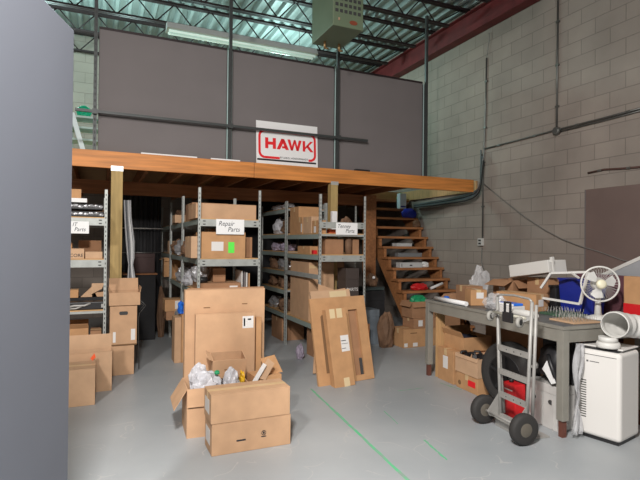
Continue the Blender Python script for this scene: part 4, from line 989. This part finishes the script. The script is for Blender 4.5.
b = MB(); b.box(0, 0, 0, .02, .11, .72); o = obj('plywood_sheet', b, ply); o.location = Mb @ Vector((.075, BL-.10, 0)); o.rotation_euler = (0, 0, -tang-PI/2); tag(o, 'narrow plywood board standing inside the far end of bench', 'board')
b = MB(); b.box(0, 0, 0, .03, 1.5, .74); o = obj('brown_board', b, card[3]); o.location = Mb @ Vector((.70, .3, 0)); o.rotation_euler = (0, 0, -tang); tag(o, 'brown board standing along the back under the bench', 'board')
# tyre
tc_ = Mb @ Vector((.15, .76, .33))
t = thing('car_tyre', 'large black tyre standing under the bench behind hand truck', 'tyre', (tc_.x, tc_.y, 0), (0, 0, -tang+.15)); Mt = rotm((0, 0, .335), (0, -PI/2, 0)); t.scale = (.9, .9, .9)
b = MB(); b.lathe([(.20, -.08), (.25, -.095), (.31, -.085), (.33, -.06), (.333, 0), (.33, .06), (.31, .085), (.25, .095), (.20, .08)], 48, Mt); obj('tyre', b, rubber, t)
b = MB(); b.lathe([(.05, .07), (.15, .05), (.2, .085), (.205, .08)], 32, Mt); obj('rim', b, blk, t)
for k in range(5):
    a_ = 2*PI*k/5; b = MB(); b.bar(Mt @ Vector((.03*math.cos(a_), .03*math.sin(a_), .082)), Mt @ Vector((.19*math.cos(a_), .19*math.sin(a_), .09)), .035, .012, up=(1, 0, 0)); obj('spoke', b, mat('dark_spoke', (.03, .03, .032), .35, .5), t)
# black machine with white tag
mc = Mb @ Vector((.22, .24, 0))
t = smallbox('white ribbed box with dark hand holes under bench', Mb @ Vector((.18, .285, 0)), .22, .32, .36, mat('dirty_white_box', (.56, .55, .53), .6, var=.1), -tang, 'white_crate', 'crate', lid=True)
b = MB()
for yy in (-.12, -.0, .12): b.box(-.116, yy-.008, .01, -.1105, yy+.008, .285)
obj('rib', b, MATS['dirty_white_box'], t)
for yy in (.09, -.10): b = MB(); b.lathe([(.028, 0), (.028, .002)], 16, rotm((-.1135, yy, .22), (0, -PI/2, 0)) @ Matrix.Diagonal((.7, 1, 1, 1))); obj('hand_hole', b, slot, t)
t = thing('black_machine', 'black moulded machine housing with white tag under bench', 'machine', Mb @ Vector((.20, .27, .3615)), (0, 0, -tang))
b = MB(); b.blob((0, -.01, .15), (.12, .16, .165), 3, .22, 2.0, 3); obj('housing', b, blk, t, smooth=True)
b = MB(); b.box(.03, -.15, .0, .09, .17, .37); obj('back_panel', b, blkm, t)
b = MB(); b.tube([(-.14, -.06, .24), (-.18, -.12, .20), (-.17, -.16, .1), (-.12, -.17, .04)], .018, 8); obj('hose', b, blk, t)
b = MB(); b.prism([(-.165, -.05, .10), (-.165, -.12, .02), (-.165, -.165, .04), (-.165, -.13, .12), (-.165, -.115, .19), (-.165, -.07, .20), (-.165, -.02, .12)], (.003, 0, 0)); obj('tag', b, paper, t)
b = MB(); b.blob((-.13, .08, .12), (.02, .02, .03), 4, .2, sub=2).blob((-.12, .14, .10), (.025, .04, .012), 5, .2, sub=2); obj('fitting', b, alu, t)
t = thing('fuel_can', 'bright red metal can standing under the bench', 'can', Mb @ Vector((-.02, .515, .0)), (0, 0, -tang))
b = MB(); b.box(-.05, -.07, 0, .07, .09, .30); obj('body', b, redp, t, bev=.012); b = MB(); b.cyl((0, .03, .30), (0, .03, .33), .02, 12); obj('cap', b, blk, t)
b = MB(); b.box(-.052, -.04, .24, -.0503, .06, .25); obj('print', b, white, t)

# ================================================================== HAND TRUCK
t = thing('hand_truck', 'grey aluminium hand truck with black rubber wheels', 'hand truck', (3.06, 3.015, 0), (0, 0, -.10))
ZH = 1.07
for s, nm in ((1, 'left'), (-1, 'right')):
    b = MB(); b.tube([(0, s*.150, .05), (0, s*.175, .5), (0, s*.205, ZH)], .014, 10).tube([(.045, s*.165, .10), (.03, s*.195, .5), (.02, s*.228, ZH-.02)], .013, 10); obj('rail', b, alu, t)
for k, z_ in enumerate((.085, .265, .455, .65)):
    hw_ = .15+.045*z_; b = MB(); b.box(-.012, -hw_, z_-.022, .012, hw_, z_+.022); b.mi = 1
    if k in (1, 3): 
        for yy in (-.1, -.02, .07): b.lathe([(.006, 0), (.006, .001)], 8, rotm((-.0122, yy, z_), (0, -PI/2, 0)))
    obj('cross_bar', b, [alu, slot], t)
b = MB(); b.box(-.03, -.18, .001, .20, .18, .012).box(-.035, -.17, .003, -.0, .17, .06); obj('toe_plate', b, alu, t)
b = MB(); b.cyl((-.10, -.24, .12), (-.10, .26, .12), .010, 10); obj('axle', b, alu, t)
for s in (1, -1):
    b = MB(); b.prism([(0, s*.165, .05), (0, s*.165, .28), (-.12, s*.165, .13), (-.10, s*.165, .09)], (0, s*.004, 0)); obj('wheel_bracket', b, alu, t)
    Mw = rotm((-.10, s*.24, .12), (PI/2, 0, 0))
    b = MB(); b.lathe([(.055, -.03), (.10, -.034), (.116, -.024), (.12, 0), (.116, .024), (.10, .034), (.055, .03)], 32, Mw); w_ = obj('wheel', b, rubber, t)
    b = MB(); b.lathe([(.012, -.036), (.05, -.031), (.056, -.028), (.056, .028), (.05, .031), (.012, .036)], 24, Mw); obj('hub', b, mat('grey_hub', (.18, .16, .13), .5, .4), w_)
# upper casters and handle
for s in (1, -1):
    Mw = rotm((-.09, s*.175, ZH-.155), (PI/2, 0, .35)); b = MB(); b.lathe([(.022, -.012), (.040, -.014), (.044, 0), (.040, .014), (.022, .012)], 24, Mw); cst = obj('caster', b, mat('grey_caster_tyre', (.35, .34, .31), .6), t)
    b = MB(); b.lathe([(.006, -.016), (.024, -.013), (.024, .013), (.006, .016)], 16, Mw); obj('hub', b, blk, cst)
    b = MB(); b.bar((0, s*.195, ZH-.12), (-.09, s*.155, ZH-.155), .018, .03); obj('caster_fork', b, alu, t)
b = MB(); b.tube([(0, .205, ZH), (.005, .17, ZH+.02), (.01, .0, ZH+.03), (.005, -.17, ZH+.02), (0, -.205, ZH)], .009, 8); obj('handle_bar', b, alu, t)
b = MB(); b.cyl((-.05, .19, ZH-.125), (-.05, -.19, ZH-.125), .011, 10); obj('cross_tube', b, mat('cream_tube', (.50, .48, .40), .5), t)
b = MB(); b.box(-.085, -.075, ZH-.18, -.063, .035, ZH-.10).box(-.085, -.06, ZH-.10, -.067, -.045, ZH-.03).box(-.085, .005, ZH-.10, -.067, .02, ZH-.03).box(-.085, -.06, ZH-.03, -.067, .02, ZH-.015); obj('latch_handle', b, blk, t, bev=.004)

# ================================================================== PORTABLE AIR CONDITIONER
A = Vector((3.50, 2.785)); Bv = Vector((3.57, 2.47)); fv = (Bv-A); wac = .325; fv.normalize(); rzz = math.atan2(fv.y, fv.x)
t = thing('portable_air_conditioner', 'white portable air conditioner at the right edge', 'air conditioner', (A.x, A.y, 0), (0, 0, rzz))
da = .34; ha = .715
b = MB(); b.box(0, 0, .025, wac, da, ha-.02); o = obj('body', b, mat('white_ac_plastic', (.74, .72, .69), .35), t, bev=.03); o.modifiers['bevel'].segments = 4
b = MB(); b.box(.02, .02, 0, wac-.02, da-.02, .024); obj('base', b, blk, t)
b = MB(); b.box(.03, .03, ha-.0195, wac-.03, da-.03, ha-.008); obj('top_panel', b, blk, t)
b = MB(); b.box(.0, .06, ha-.007, wac-.01, da, ha+.005); obj('top_cover', b, MATS['white_ac_plastic'], t, bev=.004)
b = MB()
for k in range(16): b.box(-.0012, .04, .16+k*.019, .0005, .12, .168+k*.019)
obj('side_grille', b, slot, t); b = MB()
for k in range(16): b.box(.032, -.0012, .16+k*.019, .075, .0005, .168+k*.019)
obj('front_grille', b, slot, t)
b = MB(); b.box(.10, -.0016, .602, .17, -.0003, .608).box(.075, -.0016, .598, .09, -.0003, .612); obj('logo', b, mat('grey_print', (.12, .12, .12), .6), t)
b = MB(); b.box(.02, -.001, .655, wac-.03, .0005, .659); obj('seam', b, slot, t)
hose = [Vector((.15, .17, ha+.005)), Vector((.15, .17, ha+.05))]
b = MB(); b.lathe([(.080, 0), (.084, .01), (.084, .03), (.075, .045)], 28, Matrix.Translation((.205, .07, ha+.006))); obj('hose_collar', b, white, t)
# elbow duct: open round mouth facing the camera side, body running right
b = MB()
Mi = t.matrix_basis.inverted()
path = [(Vector((3.60, 2.54, .905)), .093), (Vector((3.63, 2.55, .905)), .092), (Vector((3.70, 2.575, .90)), .086), (Vector((3.80, 2.56, .885)), .084), (Vector((3.93, 2.48, .87)), .084), (Vector((4.07, 2.36, .86)), .084), (Vector((4.2, 2.2, .84)), .084)]
path = [(Mi @ p_, r_) for p_, r_ in path]
Q = []; RR = []
for (p0, r0), (p1, r1) in zip(path, path[1:]):
    for k in range(5): Q.append(p0.lerp(p1, k/5)); RR.append(r0 + (.003 if k % 2 else -.002))
b.tube(Q, RR, 26, cap=False); o = obj('exhaust_duct', b, white, t); sm = o.modifiers.new('solid', 'SOLIDIFY'); sm.thickness = .006; sm.offset = 1
b = MB(); b.tube([Vector((.205, .07, ha+.05)), Vector((.205, .07, ha+.09))], .068, 20); obj('duct_neck', b, white, t)
# clear plastic hanging between bench and air conditioner
t = thing('plastic_sheet', 'clear plastic sheet hanging between bench and air conditioner', 'plastic', (3.405, 2.72, 0))
b = MB(); rows = []; rnd = random.Random(6)
for i in range(17):
    z_ = .74-.70*i/16; w_ = .05+.03*math.sin(i*.5); rows.append([b.bm.verts.new((.03-.05*i/16+w_*(j/6-.3)*1.2, .02*math.sin(j*1.9+i*.4)-.012*(i > 8), z_)) for j in range(7)])
for A_, B_ in zip(rows, rows[1:]):
    for j in range(6): b.bm.faces.new((A_[j], A_[j+1], B_[j+1], B_[j]))
o = obj('sheet', b, bag, t, smooth=True); sm = o.modifiers.new('solid', 'SOLIDIFY'); sm.thickness = .002

# ================================================================== LIGHTS
def strip(loc, rz, power, col, size=(2.4, .25), rot=None):
    l = bpy.data.lights.new('area_lamp', 'AREA'); l.shape = 'RECTANGLE'; l.size, l.size_y = size; l.energy = power; l.color = col
    o = bpy.data.objects.new('area_lamp', l); C.objects.link(o); o.location = loc; o.rotation_euler = rot or (0, 0, rz); return o
strip((-2.3, -.7, 4.9), 0, 150, (1.0, .96, .92), (.5, .3), rot=(R(28), R(-22), 0))
strip((-.22, .4, 3.75), 0, 165, (1.0, .96, .92), (.4, .3), rot=(R(28), R(0), R(-15)))
strip((1.5, -2.2, 4.95), 0, 42, (1.0, .95, .90), (2.4, .3))  # unseen fill lamp behind the camera
for x_, y_, e_ in ((.4, 8.9, 19), (1.6, 8.9, 13), (3.1, 8.9, 58), (-.9, 8.9, 42)):
    l = bpy.data.lights.new('ceiling_tube_lamp', 'POINT'); l.energy = e_; l.color = (.66, 1.0, .96); l.shadow_soft_size = .25
    o = bpy.data.objects.new('ceiling_tube_lamp', l); C.objects.link(o); o.location = (x_, y_, 4.75)
w = bpy.data.worlds.new('world'); bpy.context.scene.world = w; w.use_nodes = True
w.node_tree.nodes['Background'].inputs[0].default_value = (.5, .55, .6, 1); w.node_tree.nodes['Background'].inputs[1].default_value = .03
vs = bpy.context.scene.view_settings; vs.view_transform = 'Standard'; vs.look = 'None'; vs.exposure = 0.80; vs.gamma = 1; vs.use_curve_mapping = False
